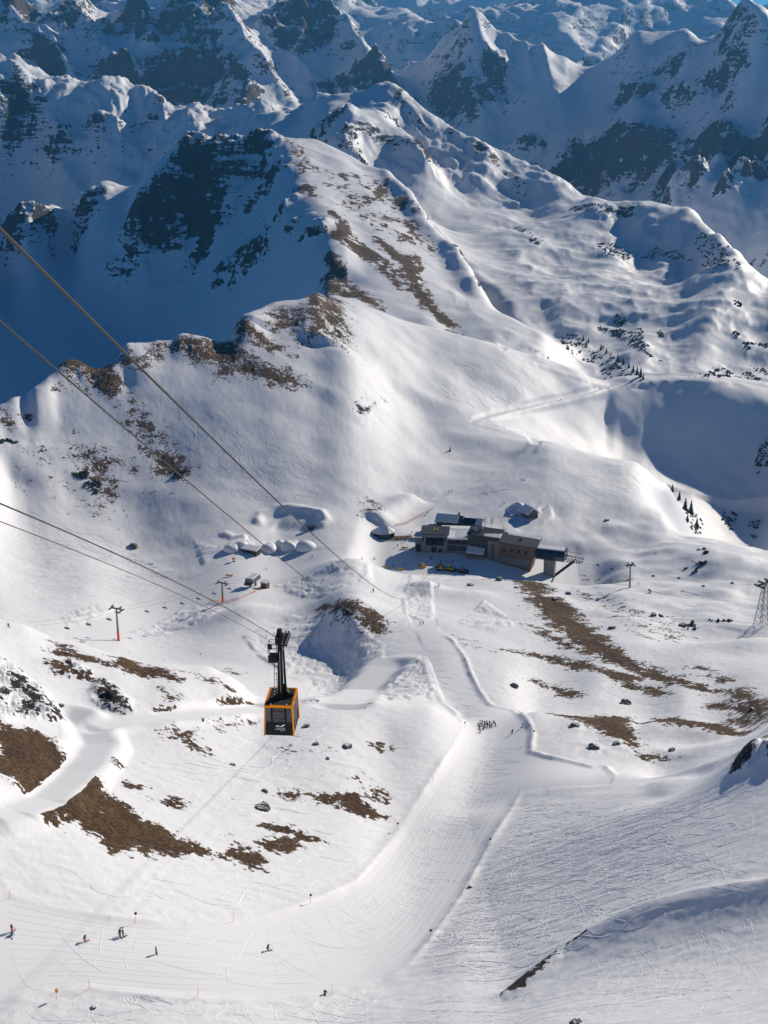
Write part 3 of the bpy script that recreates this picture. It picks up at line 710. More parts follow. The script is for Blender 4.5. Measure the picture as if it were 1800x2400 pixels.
SNOW = (.86, .87, .90)
def ground_material(name, unit, near):
    """snow with bare grass and rock; unit = size of the patch edges in metres"""
    g = NT(name)
    vv = None if near else g.scaled(1, 1, .4)
    n1 = g.math('SUBTRACT', g.noise(1 / unit, 7, .64, vv), .5)
    n2 = g.math('SUBTRACT', g.noise(1 / (unit * .2), 5, .65), .5)
    brk = g.math('ADD', g.math('MULTIPLY', n1, 2.8), g.math('MULTIPLY', n2, 2.5))
    if near:                                                               # coarser patches higher up
        b1 = g.math('SUBTRACT', g.noise(1 / 26., 7, .68, g.scaled(1, .36, .6, .2)), .5)
        b2 = g.math('SUBTRACT', g.noise(1 / 9., 5, .6), .5)
        brf = g.math('ADD', g.math('MULTIPLY', b1, 2.8), g.math('MULTIPLY', b2, 1.6))
        dm = g.attr('coarse')
        brk = g.math('ADD', g.math('MULTIPLY', brk, g.math('SUBTRACT', 1.0, dm)), g.math('MULTIPLY', brf, dm))
    ly = g.math('SUBTRACT', g.noise(1.0, 4, .6, g.scaled(*((.02, .02, .16) if near else (.006, .006, .05))), .8), .5)      # ledges along the strata hold snow
    nz = g.nz()
    rk_ = g.attr('rock')
    steep = g.math('MULTIPLY', g.math('SUBTRACT', .70 if near else .80, nz), 1.6 if near else 2.4)          # steep faces shed their snow
    rm = g.math('ADD', g.math('ADD', g.math('ADD', rk_, g.math('MULTIPLY', ly, 1.9)), g.math('MULTIPLY', brk, .8 if near else 1.15)), steep)
    rmask = g.ramp(rm, .0 if near else .02, .12)
    rcol = g.mix(g.noise(1 / (unit * .35), 6, .65), (.006, .007, .008), (.075, .068, .062))
    if not near:
        rcol = g.mix(g.noise(1 / (unit * .3), 7, .7, vv), (.008, .008, .009), (.26, .20, .165))
    rcol = g.mix(g.ramp(g.noise(1 / (unit * 2.5), 3, .5), .45, .7), rcol, (.06, .045, .036) if near else (.16, .105, .08))
    col = g.mix(rmask, SNOW, rcol)
    if near:
        gm = g.ramp(g.math('ADD', g.attr('grass'), brk), .0, .10)
        tuft = g.ramp(g.noise(1.1, 6, .75, g.scaled(1, 1, .4)), .25, .75)
        gcol = g.mix(tuft, (.018, .010, .006), (.27, .165, .08))
        gcol = g.mix(g.ramp(g.noise(.09, 3, .5), .35, .7), gcol, g.mix(tuft, (.02, .011, .007), (.17, .088, .045)))
        col = g.mix(gm, col, gcol)
        bare = g.math('MAXIMUM', rmask, gm)
    else:
        bare = rmask
    g.l(col, g.b.inputs['Base Color'])
    g.l(g.math('ADD', g.math('MULTIPLY', bare, .35), .6), g.b.inputs['Roughness'])
    g.b.inputs['Specular IOR Level'].default_value = .25
    # fine relief
    if near:
        gro = g.attr('groom')
        f1 = g.noise(.9, 6, .6)
        f2 = g.ridged(.5, 4, g.scaled(1, .33, 1, .75))
        f3 = g.ridged(.12, 5, g.scaled(1, .4, 1, .5))
        pat = g.ramp(g.noise(.02, 3, .5), .38, .62)                        # crust here, powder there
        hgt = g.math('ADD', g.math('MULTIPLY', f1, .07), g.math('MULTIPLY', g.math('ADD', g.math('MULTIPLY', f2, .055), g.math('MULTIPLY', f3, .16)), pat))
        hgt = g.math('MULTIPLY', hgt, g.math('SUBTRACT', 1.0, g.math('MULTIPLY', gro, .72)))
        hgt = g.math('ADD', hgt, g.math('MULTIPLY', g.math('MULTIPLY', tuft, bare), .5))
    else:
        hgt = g.math('ADD', g.math('MULTIPLY', g.noise(.02, 5, .55), 4.0), g.math('MULTIPLY', g.math('MULTIPLY', g.noise(.05, 7, .72), bare), 26.0))
    bp = g.n('ShaderNodeBump'); bp.inputs['Strength'].default_value = .9; bp.inputs['Distance'].default_value = 1.0
    g.l(hgt, bp.inputs['Height']); g.l(bp.outputs[0], g.b.inputs['Normal'])
    return g.m
MAT_NEAR = ground_material('snowy_slope', 8.0, True)
MAT_FAR = ground_material('snowy_cliffs', 55.0, False)
far_rock = np.maximum(far_rock, np.where(SC_.X < 60, -.5, -.8)).astype(np.float32)
SC_.mesh('mountain_range', MAT_FAR, {'rock': far_rock})
gxx, gyy = SD.slope()
SD.mesh('distant_range', MAT_FAR, {'rock': np.full(SD.Z.shape, -.35, np.float32)})
SE.mesh('horizon_range', MAT_FAR, {'rock': np.full(SE.Z.shape, -.5, np.float32)})
# ------------------------------------------------------------------ object tools
MATS = {}
def mat(name, col, rough=.6, metal=0.0, var=.12, scale=3.0, alpha=1.0, bump=0.0):
    """plain painted, wooden or metal surface with a little uneven wear"""
    if name in MATS: return MATS[name]
    g = NT(name)
    tc = g.n('ShaderNodeTexCoord')
    nz_ = g.n('ShaderNodeTexNoise'); nz_.inputs['Scale'].default_value = scale; nz_.inputs['Detail'].default_value = 4
    g.l(tc.outputs['Object'], nz_.inputs['Vector'])
    lo = tuple(max(0, c * (1 - var)) for c in col); hi = tuple(min(1, c * (1 + var)) for c in col)
    g.l(g.mix(nz_.outputs['Fac'], lo, hi), g.b.inputs['Base Color'])
    g.b.inputs['Roughness'].default_value = rough; g.b.inputs['Metallic'].default_value = metal
    g.b.inputs['Alpha'].default_value = alpha
    if bump:
        bp = g.n('ShaderNodeBump'); bp.inputs['Distance'].default_value = bump; g.l(nz_.outputs['Fac'], bp.inputs['Height']); g.l(bp.outputs[0], g.b.inputs['Normal'])
    MATS[name] = g.m
    return g.m
def boards(name, c1, c2, step, axis='Z'):
    """rows of weathered boards"""
    if name in MATS: return MATS[name]
    g = NT(name); tc = g.n('ShaderNodeTexCoord'); wv = g.n('ShaderNodeTexWave', bands_direction=axis)
    wv.inputs['Scale'].default_value = .314 / step; wv.inputs['Distortion'].default_value = .6
    g.l(tc.outputs['Object'], wv.inputs['Vector'])
    nz_ = g.n('ShaderNodeTexNoise'); nz_.inputs['Scale'].default_value = .8; nz_.inputs['Detail'].default_value = 6; g.l(tc.outputs['Object'], nz_.inputs['Vector'])
    f = g.math('ADD', g.math('MULTIPLY', wv.outputs['Fac'], .45), g.math('MULTIPLY', nz_.outputs['Fac'], .55))
    g.l(g.mix(f, c1, c2), g.b.inputs['Base Color']); g.b.inputs['Roughness'].default_value = .8
    bp = g.n('ShaderNodeBump'); bp.inputs['Distance'].default_value = .03; g.l(wv.outputs['Fac'], bp.inputs['Height']); g.l(bp.outputs[0], g.b.inputs['Normal'])
    MATS[name] = g.m
    return g.m

class MB:
    def __init__(self): self.v = []; self.f = []
    def add(self, v, f):
        o = len(self.v); self.v += [tuple(p) for p in v]; self.f += [tuple(i + o for i in q) for q in f]; return self
    def box(self, x0, x1, y0, y1, z0, z1):
        return self.add([(x0,y0,z0),(x1,y0,z0),(x1,y1,z0),(x0,y1,z0),(x0,y0,z1),(x1,y0,z1),(x1,y1,z1),(x0,y1,z1)],
                        [(3,2,1,0),(4,5,6,7),(0,1,5,4),(1,2,6,5),(2,3,7,6),(3,0,4,7)])
    def hexa(self, b, t):
        """bottom quad and top quad"""
        return self.add(list(b) + list(t), [(3,2,1,0),(4,5,6,7),(0,1,5,4),(1,2,6,5),(2,3,7,6),(3,0,4,7)])
    def prism(self, poly, y0, y1):
        """polygon in x,z extruded along y"""
        n = len(poly)
        v = [(x, y0, z) for x, z in poly] + [(x, y1, z) for x, z in poly]
        f = [tuple(range(n)), tuple(range(2 * n - 1, n - 1, -1))] + [(i + n, (i + 1) % n + n, (i + 1) % n, i) for i in range(n)]
        return self.add(v, f)
    def prismx(self, poly, x0, x1):
        """polygon in y,z extruded along x"""
        n = len(poly)
        v = [(x0, y, z) for y, z in poly] + [(x1, y, z) for y, z in poly]
        f = [tuple(range(n - 1, -1, -1)), tuple(range(n, 2 * n))] + [(i, (i + 1) % n, (i + 1) % n + n, i + n) for i in range(n)]
        return self.add(v, f)
    def tube(self, pts, r, n=6, r1=None):
        pts = [Vector(p) for p in pts]; m = len(pts); rings = []
        for i, p in enumerate(pts):
            d = (pts[min(i + 1, m - 1)] - pts[max(i - 1, 0)]).normalized()
            a = d.cross(Vector((0, 0, 1)))
            a = a.normalized() if a.length > 1e-4 else Vector((1, 0, 0))
            b = d.cross(a); rr = r if r1 is None else r + (r1 - r) * i / max(m - 1, 1)
            rings.append([p + (a * math.cos(2 * math.pi * k / n) + b * math.sin(2 * math.pi * k / n)) * rr for k in range(n)])
        v = [q for rg in rings for q in rg]
        f = [(i * n + k, i * n + (k + 1) % n, (i + 1) * n + (k + 1) % n, (i + 1) * n + k) for i in range(m - 1) for k in range(n)]
        f += [tuple(range(n - 1, -1, -1)), tuple((m - 1) * n + k for k in range(n))]
        return self.add(v, f)
    def mesh(self, name, m, smooth_=False):
        me = bpy.data.meshes.new(name); me.from_pydata(self.v, [], self.f)
        bm = bmesh.new(); bm.from_mesh(me); bmesh.ops.recalc_face_normals(bm, faces=bm.faces); bm.to_mesh(me); bm.free()
        me.materials.append(m)
        if smooth_:
            me.polygons.foreach_set('use_smooth', [True] * len(me.polygons))
        return me
    def build(self, name, m, parent=None, smooth_=False):
        o = bpy.data.objects.new(name, self.mesh(name, m, smooth_)); COL.objects.link(o)
        if parent: o.parent = parent
        return o
def put(name, me, parent=None, loc=(0, 0, 0), rz=0.0, sc=None):
    o = bpy.data.objects.new(name, me); COL.objects.link(o); o.location = loc; o.rotation_euler[2] = rz
    if sc: o.scale = sc if isinstance(sc, tuple) else (sc, sc, sc)
    if parent: o.parent = parent
    return o
def tag(o, label, cat, group=None, kind=None):
    o['label'] = label; o['category'] = cat
    if group: o['group'] = group
    if kind: o['kind'] = kind
    return o
def thing(name, label, cat, loc=(0, 0, 0), rz=0.0, group=None):
    o = bpy.data.objects.new(name, None); COL.objects.link(o); o.location = loc; o.rotation_euler[2] = rz
    o.empty_display_size = .5
    return tag(o, label, cat, group)
def dup(root, parent=None):
    c = root.copy(); COL.objects.link(c); c.parent = parent
    for ch in list(root.children): dup(ch, c)
    return c
def ground(x, y):
    return float(S.z(x, y))
def spot(c, x, y):
    """ground under a crop pixel"""
    u, v = px(c, [(x, y)])[0]
    return S.hit(u, v)

M_CONC = mat('concrete', (.19, .185, .175), .85, 0, .18, .6)
M_DARK = mat('dark_metal', (.009, .010, .012), .6, 0)
M_STEEL = mat('galvanised_steel', (.18, .19, .20), .45, .6)
M_WOOD = boards('dark_timber', (.030, .022, .017), (.075, .052, .036), .5)
M_TIMB = boards('warm_timber', (.10, .055, .032), (.20, .11, .062), .4)
M_SNOWR = mat('roof_snow', (.85, .86, .89), .6, 0, .04, 1.0, 1, .2)
M_ROOF = mat('dark_roof', (.035, .038, .042), .55, .2, .25, .5)
M_GLASS = mat('dark_glass', (.015, .02, .026), .12, 0, .1)
M_GREY = mat('grey_panel', (.14, .145, .15), .6)
M_ORANGE = mat('signal_orange', (.75, .13, .03), .5)
M_YEL = mat('golden_orange_paint', (.95, .30, .008), .7)
M_YELLOW = mat('machine_yellow', (.62, .34, .03), .5)
M_RED = mat('net_red', (.65, .12, .09), .7)
M_YEL.node_tree.nodes['Principled BSDF'].inputs['Specular IOR Level'].default_value = .08
M_SLATE = mat('slate_paint', (.007, .012, .016), .5)
for m_ in (M_DARK, M_SLATE): m_.node_tree.nodes['Principled BSDF'].inputs['Specular IOR Level'].default_value = .15
M_WHITE = mat('white_print', (.8, .83, .85), .5)
M_STONE = mat('boulder_stone', (.12, .115, .105), .9, 0, .55, 1.3, 1, .25)
M_STONEWALL = mat('rubble_stone', (.15, .12, .095), .9, 0, .4, .9, 1, .2)
# ------------------------------------------------------------------ mountain station
B0 = S.hit(1054, 1297)
SCL = .92
RZ = R(-5)
def local(x, y):
    x, y = x * SCL, y * SCL
    c, s = math.cos(RZ), math.sin(RZ)
    return B0.x + x * c - y * s, B0.y + x * s + y * c
# the terrace in front of the station is levelled, the ground falls away under the gondola hall
xx, yy = S.X - B0.x, S.Y - B0.y
lx = xx * math.cos(RZ) + yy * math.sin(RZ); ly = -xx * math.sin(RZ) + yy * math.cos(RZ)
wm = smooth(84, 62, np.abs(lx - 24)) * smooth(128, 66, lx) * smooth(52, 30, np.abs(ly + 2))
tz = B0.z - .19 * np.clip(lx - 18, 0, 60)
S.Z += wm * (tz - S.Z); S.sync()

st = thing('mountain_station', 'large cable car station with concrete portal and timber blocks on the snow terrace', 'station', B0, RZ)
# portal block with a deep opening
m = MB()
m.box(-18.4, -15.8, 0, 14, -5, 16.4).box(-4.2, -1.6, 0, 14, -5, 16.4).box(-15.8, -4.2, 12, 14, -5, 16.4).box(-15.8, -4.2, .6, 12, 13.2, 16.4).box(-15.8, -4.2, 1.0, 12, -5, 5.2)
m.build('portal_frame', M_CONC, st)
MB().box(-19.4, -.6, -1.4, 14.6, 16.4, 17.2).build('roof_slab', M_ROOF, st)
bl = MB().box(-15.8, -4.2, .2, 1.0, 5.2, 6.2).build('balcony_wall', M_CONC, st)
MB().box(-15.6, -4.4, 9.0, 9.3, 5.3, 13.0).build('window_wall', M_GLASS, st)
for k in range(5):
    MB().box(-15.2 + k * 2.2, -13.5 + k * 2.2, 8.86, 9.0, 7.4, 9.6).build('window', M_GREY, st)
MB().box(-15.7, -4.3, 2.5, 8.6, 9.6, 10.0).build('upper_deck', M_DARK, st)
MB().box(-12, -8.4, .82, 1.0, -1, 4.6).build('door', M_DARK, st)
MB().box(-11, -10.4, 4, 10, 17.2, 17.6).box(-9, -8.6, 5, 8, 17.2, 18.4).build('roof_vent', M_YELLOW, st)
# left wing
MB().box(-23.0, -18.45, 1.5, 12, -5, 12.6).build('wing_wall', M_GREY, st)
MB().box(-23.4, -18.5, 1.0, 12.4, 12.6, 13.5).build('wing_roof_snow', M_SNOWR, st)
MB().box(-22.4, -19.2, 1.36, 1.5, 0, 6.4).build('wing_door', M_DARK, st)
# link with garage windows
MB().box(-1.55, 12.0, 1.6, 14, -5, 9.6).build('link_wall', M_WOOD, st)
MB().box(-1.5, 12.0, .9, 1.58, -5, 6.1).build('garage_front', M_CONC, st)
for k in range(2):
    w_ = MB().box(-.9 + k * 6.4, 4.9 + k * 6.4, .74, .9, 1.6, 5.2).build('garage_window', M_GLASS, st)
    b = MB()
    for i in range(5): b.box(-.9 + k * 6.4 + i * 1.4, -.75 + k * 6.4 + i * 1.4, .66, .74, 1.6, 5.2)
    for i in range(4): b.box(-.9 + k * 6.4, 4.9 + k * 6.4, .6, .66, 1.55 + i * 1.15, 1.7 + i * 1.15)
    b.build('glazing_bars', M_GREY, w_)
m = MB(); m.prism([(-1.6, 9.6), (12.05, 9.6), (12.05, 11.6), (8, 11.2), (3, 10.6), (-1.6, 10.9)], .6, 14.5); m.build('link_roof_snow', M_SNOWR, st)
# dark timber block
MB().hexa([(12.1,-1.2,-6),(33.2,-1.2,-6),(33.2,9,-6),(12.1,9,-6)], [(12.1,-1.2,14.6),(33.2,-1.2,13.8),(33.2,9,15.4),(12.1,9,16.2)]).build('timber_wall', M_WOOD, st)
MB().hexa([(11.4,-2.4,14.5),(34.0,-2.4,13.7),(34.0,10,15.5),(11.4,10,16.3)], [(11.4,-2.4,15.1),(34.0,-2.4,14.3),(34.0,10,16.1),(11.4,10,16.9)]).build('timber_roof', M_ROOF, st)
MB().hexa([(23,-2.2,14.72),(33.8,-2.2,14.33),(33.8,4.0,15.2),(22,1.2,15.2)], [(23.5,-1.9,14.95),(33.5,-1.9,14.55),(33.5,3.6,15.45),(23.2,.9,15.4)]).build('roof_snow_patch', M_SNOWR, st)
MB().box(25.8, 33.3, -1.9, -1.25, -6, 11.8).build('concrete_panel', M_CONC, st)
for k in range(3):
    MB().tube([(28.3 + k * .8, -2.15, -2), (28.3 + k * .8, -2.15, 9.5)], .25, 8).build('exhaust_pipe', M_TIMB if k else M_GREY, st)
# warm timber block with four windows
MB().hexa([(33.6,-3,-10),(53.5,-2.4,-12),(53.5,11.5,-12),(33.6,11.5,-10)], [(33.6,-3,12.0),(57.5,-3,10.6),(57.5,11.5,11.6),(33.6,11.5,13)]).build('long_wall', M_TIMB, st)
MB().hexa([(33.2,-4,11.95),(58.4,-4,10.5),(58.4,12.3,11.65),(33.2,12.3,13.1)], [(33.2,-4,12.6),(58.4,-4,11.15),(58.4,12.3,12.3),(33.2,12.3,13.75)]).build('long_roof', M_ROOF, st)
MB().hexa([(36,8.6,13.22),(57.8,9.0,12.03),(57.8,12.0,12.3),(36,12.0,13.55)], [(36.5,9.2,13.5),(57.2,9.4,12.35),(57.2,11.8,12.6),(36.5,11.8,13.8)]).build('roof_snow_strip', M_SNOWR, st)
for x_ in (36.2, 41.0, 45.8, 50.6):
    w_ = MB().box(x_, x_ + 1.5, -3.12, -2.6, 5.6, 8.0).build('window', M_GLASS, st)
    MB().box(x_ - .15, x_ + 1.65, -3.2, -3.13, 5.35, 5.6).build('sill', M_GREY, w_); MB().box(x_ - .15, x_ + 1.65, -3.2, -3.13, 8.0, 8.2).build('lintel', M_GREY, w_)
MB().hexa([(33.7,-3.35,-2.2),(53.6,-3.2,-2.6),(53.6,-2.8,-2.6),(33.7,-3.03,-2.2)], [(33.7,-3.35,2.2),(54.4,-3.2,1.8),(54.4,-2.85,1.8),(33.7,-3.05,2.2)]).build('plinth_band', M_GREY, st)
# flat snow-covered roof behind
MB().box(-6, 30, 14.2, 27, -5, 8.6).build('rear_wall', M_WOOD, st)
m = MB(); m.prismx([(13.9, 8.6), (27.6, 8.6), (27.2, 9.6), (20, 10.4), (14.2, 9.4)], -6.6, 30.6); m.build('rear_roof_snow', M_SNOWR, st)
m = MB()
for k in range(6): m.tube([(34 - k * .9, 15.5 + k * 1.5, 10), (34.3 - k * .9, 15.5 + k * 1.5, 14.6)], .09, 4)
m.build('snow_guard', M_STEEL, st)

m = MB()
for k in range(9): m.tube([(-15.6 + k * 1.4, .3, 6.2), (-15.6 + k * 1.4, .3, 7.3)], .05, 4)
m.tube([(-15.6, .3, 7.3), (-4.4, .3, 7.3)], .05, 4).tube([(-15.6, .3, 6.8), (-4.4, .3, 6.8)], .04, 4)
m.build('balcony_railing', M_STEEL, st)
for x_ in (-17.6, -3.4): MB().box(x_ - .5, x_ + .5, -.06, 0, 9.5, 13.5).build('banner', M_DARK, st)
MB().box(-7.6, -5.2, .84, 1.0, -1, 3.4).build('door', M_GLASS, st)
MB().box(14, 16.4, 3, 5, 15.2, 17.4).build('roof_duct', M_STEEL, st)
MB().box(19, 20.2, 5, 6.2, 15.4, 18.2).build('roof_duct', M_STEEL, st)
MB().box(46, 47.6, 5, 6.6, 11.8, 13.6).build('roof_duct', M_STEEL, st)
for x_ in (14.5, 18.3, 22.1): MB().box(x_, x_ + 2.0, -1.34, -1.2, 6.2, 8.2).build('window', M_GLASS, st)
for x_ in (4, 8.5): MB().box(x_, x_ + 2.4, 1.48, 1.6, 6.9, 8.6).build('window', M_GLASS, st)
# ------------------------------------------------------------------ gondola hall on its pillar
gh = thing('gondola_hall', 'dark rounded gondola hall on a concrete pillar at the right end of the station', 'lift station', B0, RZ)
prof = [(-2.6, 3.2), (8.6, 3.2), (9.6, 4.4), (9.8, 6.4), (8.8, 8.4), (7, 9.6), (-1, 9.6), (-2.8, 8.4), (-3.7, 6.4), (-3.6, 4.4)]
MB().prismx(prof, 57.6, 76.5).build('shell', mat('hall_shell', (.012, .020, .030), .25, .2), gh)
MB().prismx([(-.6, 9.62), (6.8, 9.62), (6.4, 10.0), (0, 10.0)], 58.2, 75.5).build('roof_snow', M_SNOWR, gh)
MB().box(58.2, 75.8, -3.95, -3.7, 4.6, 6.6).build('window_band', M_GLASS, gh)
gz = -20.0
MB().hexa([(63,.2,gz),(69.6,.2,gz),(69.6,5.8,gz),(63,5.8,gz)], [(62.6,0,3.2),(69.8,0,3.2),(69.8,6,3.2),(62.6,6,3.2)]).build('pillar', M_CONC, gh)
for s_ in (.6, 5.4):
    MB().tube([(69.4, s_, -9.5), (82.5, s_, 3.0)], .5, 6).build('strut', M_DARK, gh)
m = MB()
for s_ in (-1.2, 1.2, 4.8, 7.2):
    m.tube([(76.3, s_, 4.6), (88, s_, 3.6)], .22, 5)
for k in range(7):
    m.box(77 + k * 1.7, 77.35 + k * 1.7, -1.6, 7.6, 4.0 - k * .13, 4.35 - k * .13)
m.build('rope_arm', M_STEEL, gh)
for s_ in (-.8, 6.8):
    MB().tube([(76.3, s_, 7.2), (86.5, s_, 6.0)], .18, 5).build('guide_rail', M_STEEL, gh)
for k in range(6):
    MB().tube([(78 + k * 1.6, -1.4, 3.2), (78 + k * 1.6, -1.1, 3.2)], .55, 8).build('rope_wheel', M_DARK, gh)

# the eastern blocks stand at an angle to the portal
PIV = Matrix.Translation((12, 0, 0)) @ Matrix.Rotation(R(-13), 4, 'Z') @ Matrix.Translation((-12, 0, 0))
for o in list(st.children) + list(gh.children):
    xs_ = [v_.co.x for v_ in o.data.vertices]
    if min(xs_) > 11 and not o.name.startswith(('garage', 'link')):
        o.matrix_basis = PIV
    elif max(xs_) < -.5:
        o.scale = (1, 1, .80)
# ------------------------------------------------------------------ older restaurant house behind
st.scale = gh.scale = (SCL, SCL, SCL)
H0 = Vector((*local(-2, 38), 0)); H0.z = ground(H0.x, H0.y)
rs_ = thing('mountain_restaurant', 'dark timber restaurant house with snowy roof and solar panels behind the portal', 'house', H0, R(-14))
rs_.scale = (SCL, SCL, SCL)
MB().box(-9, 8, 0, 12, -6, 8.2).box(8, 21, 3, 12, -6, 6.8).build('wall', M_WOOD, rs_)
MB().prismx([(-1.2, 8.0), (6, 11.2), (13.2, 8.0), (13.2, 8.5), (6, 11.8), (-1.2, 8.5)], -10, 8.5).build('roof', M_ROOF, rs_)
MB().prismx([(-1.1, 8.55), (5.9, 11.85), (5.9, 12.3), (-1.0, 9.1)], -9.8, 6.0).build('roof_snow', M_SNOWR, rs_)
MB().prismx([(2.0, 6.6), (8, 9.4), (13, 6.6), (13, 7.1), (8, 9.9), (2.0, 7.1)], 8.6, 22).build('roof', mat('rust_roof', (.10, .055, .045), .7), rs_)
pn = MB().box(0, 1.35, 0, 2.0, 0, .08).mesh('solar_panel', mat('solar_blue', (.008, .012, .03), .15, .2, .3))
for i in range(5):
    for j in range(3):
        o = put('solar_panel', pn, rs_, (9.4 + i * 1.5, 2.2 + j * 2.1 * .906, 7.3 + j * 2.1 * .423), 0); o.rotation_euler[0] = R(25)
MB().prismx([(2.1, 7.15), (7.9, 9.95), (7.9, 10.3), (2.2, 7.6)], 17.6, 21.8).build('roof_snow', M_SNOWR, rs_)
for x_ in (-7, -3.5, 0, 3.5):
    MB().box(x_, x_ + 1.6, -.1, 0, 3.8, 5.8).build('window', M_GLASS, rs_)
MB().box(5, 6.4, 5, 6.4, 10, 14).build('chimney', M_CONC, rs_)
an = MB().box(-17, -8.8, -3, 7, -6, 3.4).build('annex', M_WOOD, rs_)
MB().prismx([(-3.4, 3.4), (7.4, 3.4), (7, 4.2), (2, 4.9), (-3.2, 4.0)], -17.5, -8.6).build('annex_roof_snow', M_SNOWR, an)
for i, (dx, dy, hh) in enumerate(((24.5, 6, 12), (29, 2, 13.5))):
    p = Vector((*local(-2 + dx, 38 + dy - 6), 0)); p.z = ground(p.x, p.y)
    t = thing('antenna_mast', ['shorter steel mast with crossbars by the solar roof', 'taller steel mast with crossbars right of the solar roof'][i], 'mast', p, RZ, 'masts by the restaurant')
    MB().tube([(0, 0, -2), (0, 0, hh)], .22, 6, .14).build('pole', M_STEEL, t)
    for k in range(3):
        MB().box(-1.6 + .4 * k, 1.6 - .4 * k, -.1, .1, hh - 3.4 + 1.5 * k, hh - 3.15 + 1.5 * k).build('crossbar', M_STEEL, t)

# ------------------------------------------------------------------ ticket kiosk in front
p = Vector((*local(16.5, -8.5), 0)); p.z = ground(p.x, p.y)
kk = thing('ski_kiosk', 'small brick coloured kiosk with slanted snowy blue roof before the station', 'kiosk', p, R(-13))
kk.scale = (SCL, SCL, SCL)
MB().box(-5, 5, 0, 6, -2, 4.0).build('wall', M_TIMB, kk)
MB().hexa([(-6,-1.6,3.7),(6.2,-1.6,3.3),(6.2,7,5.2),(-6,7,5.6)], [(-6,-1.6,4.2),(6.2,-1.6,3.8),(6.2,7,5.7),(-6,7,6.1)]).build('roof', M_ROOF, kk)
MB().hexa([(-5.8,-1.4,4.22),(6,-1.4,3.82),(6,6.8,5.68),(-5.8,6.8,6.08)], [(-5.6,-1.2,4.6),(5.8,-1.2,4.2),(5.8,6.6,6.1),(-5.6,6.6,6.5)]).build('roof_snow', M_SNOWR, kk)
for x_ in (-3.8, -.6, 2.4):
    w_ = MB().box(x_, x_ + 1.7, -.08, 0, 1.2, 2.7).build('window', M_GLASS if x_ < 2 else M_DARK, kk)
    MB().box(x_ - .12, x_ + 1.82, -.14, -.08, 1.05, 1.2).build('sill', M_WHITE, w_)

# ------------------------------------------------------------------ glass pavilion with tent roof
p = S.hit(*px(12, [(180, 366)])[0])
pv_ = thing('glass_pavilion', 'round glass bar pavilion with snow white tent roof left of the station', 'pavilion', p, R(8))
n = 8; rad = 7.2
m = MB(); top = [(math.cos(2 * math.pi * k / n + .39) * rad, math.sin(2 * math.pi * k / n + .39) * rad * .8 + 5) for k in range(n)]
v = [(x, y, 3.4) for x, y in top] + [(x * 1.0, (y - 5) * .55 + 5, 3.4 + (1.6 if k % 2 else 2.2)) for k, (x, y) in enumerate(top)] + [(-2.2, 5, 6.6), (2.6, 5, 6.6)]
m.add([(x * 1.08, (y - 5) * 1.08 + 5, 3.3) for x, y in top] + [(-2.4, 5, 6.8), (2.8, 5, 6.8)],
      [(0, 1, 9), (1, 2, 8, 9), (2, 3, 8), (3, 4, 8), (4, 5, 8), (5, 6, 9, 8), (6, 7, 9), (7, 0, 9), tuple(range(7, -1, -1))])
m.build('tent_roof', M_SNOWR, pv_)
m = MB(); m.add([(x * .97, (y - 5) * .97 + 5, -3) for x, y in top] + [(x * .97, (y - 5) * .97 + 5, 3.32) for x, y in top], [(k, (k + 1) % n, (k + 1) % n + n, k + n) for k in range(n)])
m.build('glass_wall', M_GLASS, pv_)
for x, y in top: MB().box(x - .16, x + .16, y - .16, y + .16, -3, 3.3).build('post', M_GREY, pv_)
MB().box(-14, 18, -3.2, 4.6, -3, -.1).build('deck', mat('deck_boards', (.16, .12, .09), .8), pv_)
m = MB()
for k in range(12): m.tube([(-13.8 + k * 2.9, -3.1, -.1), (-13.8 + k * 2.9, -3.1, 1.0)], .06, 4)
m.tube([(-13.8, -3.1, 1.0), (18, -3.1, 1.0)], .06, 4).tube([(-13.8, -3.1, .5), (18, -3.1, .5)], .04, 4)
m.build('railing', M_STEEL, pv_)
tb = MB().box(-.8, .8, -.4, .4, .68, .74).box(-.1, .1, -.1, .1, 0, .68).box(-.4, .4, -.3, .3, 0, .05).mesh('bar_table', M_TIMB)
for k in range(7):
    q = pv_.matrix_basis @ Vector((8.6 + (k % 4) * 2.6, -2.0 + (k // 4) * 3.0, -.1))
    tag(put('terrace_table', tb, None, q, R(8 + 20 * k)), 'wooden table, %s on the sun terrace from the glass pavilion' % ['nearest in front row','second in front row','third in front row','last in front row','first in back row','second in back row','last in back row'][k], 'table', 'terrace tables by the pavilion')

# ------------------------------------------------------------------ ski racks on the terrace
for k, (x_, y_) in enumerate(((-20, -6), (-14, -7), (-26, -4), (4, -7))):
    q = Vector((*local(x_, y_), 0)); q.z = ground(q.x, q.y)
    t = thing('ski_rack', 'wooden ski rack with skis, %s' % ['before the left wing', 'before the portal', 'left of the station', 'before the garage windows'][k], 'ski rack', q, RZ + R(6 * k), 'ski racks on the terrace')
    for s_ in (-1.8, 1.8): MB().tube([(s_, 0, -.3), (s_, 0, 1.1)], .06, 5).build('post', M_WOOD, t)
    MB().box(-1.9, 1.9, -.05, .05, .95, 1.05).build('rail', M_WOOD, t)
    for j in range(6): MB().box(-1.5 + j * .55, -1.4 + j * .55, -.12, -.07, -.1, 1.7).build('ski', [M_DARK, M_ORANGE, M_WHITE, M_YELLOW][(j + k) % 4], t)
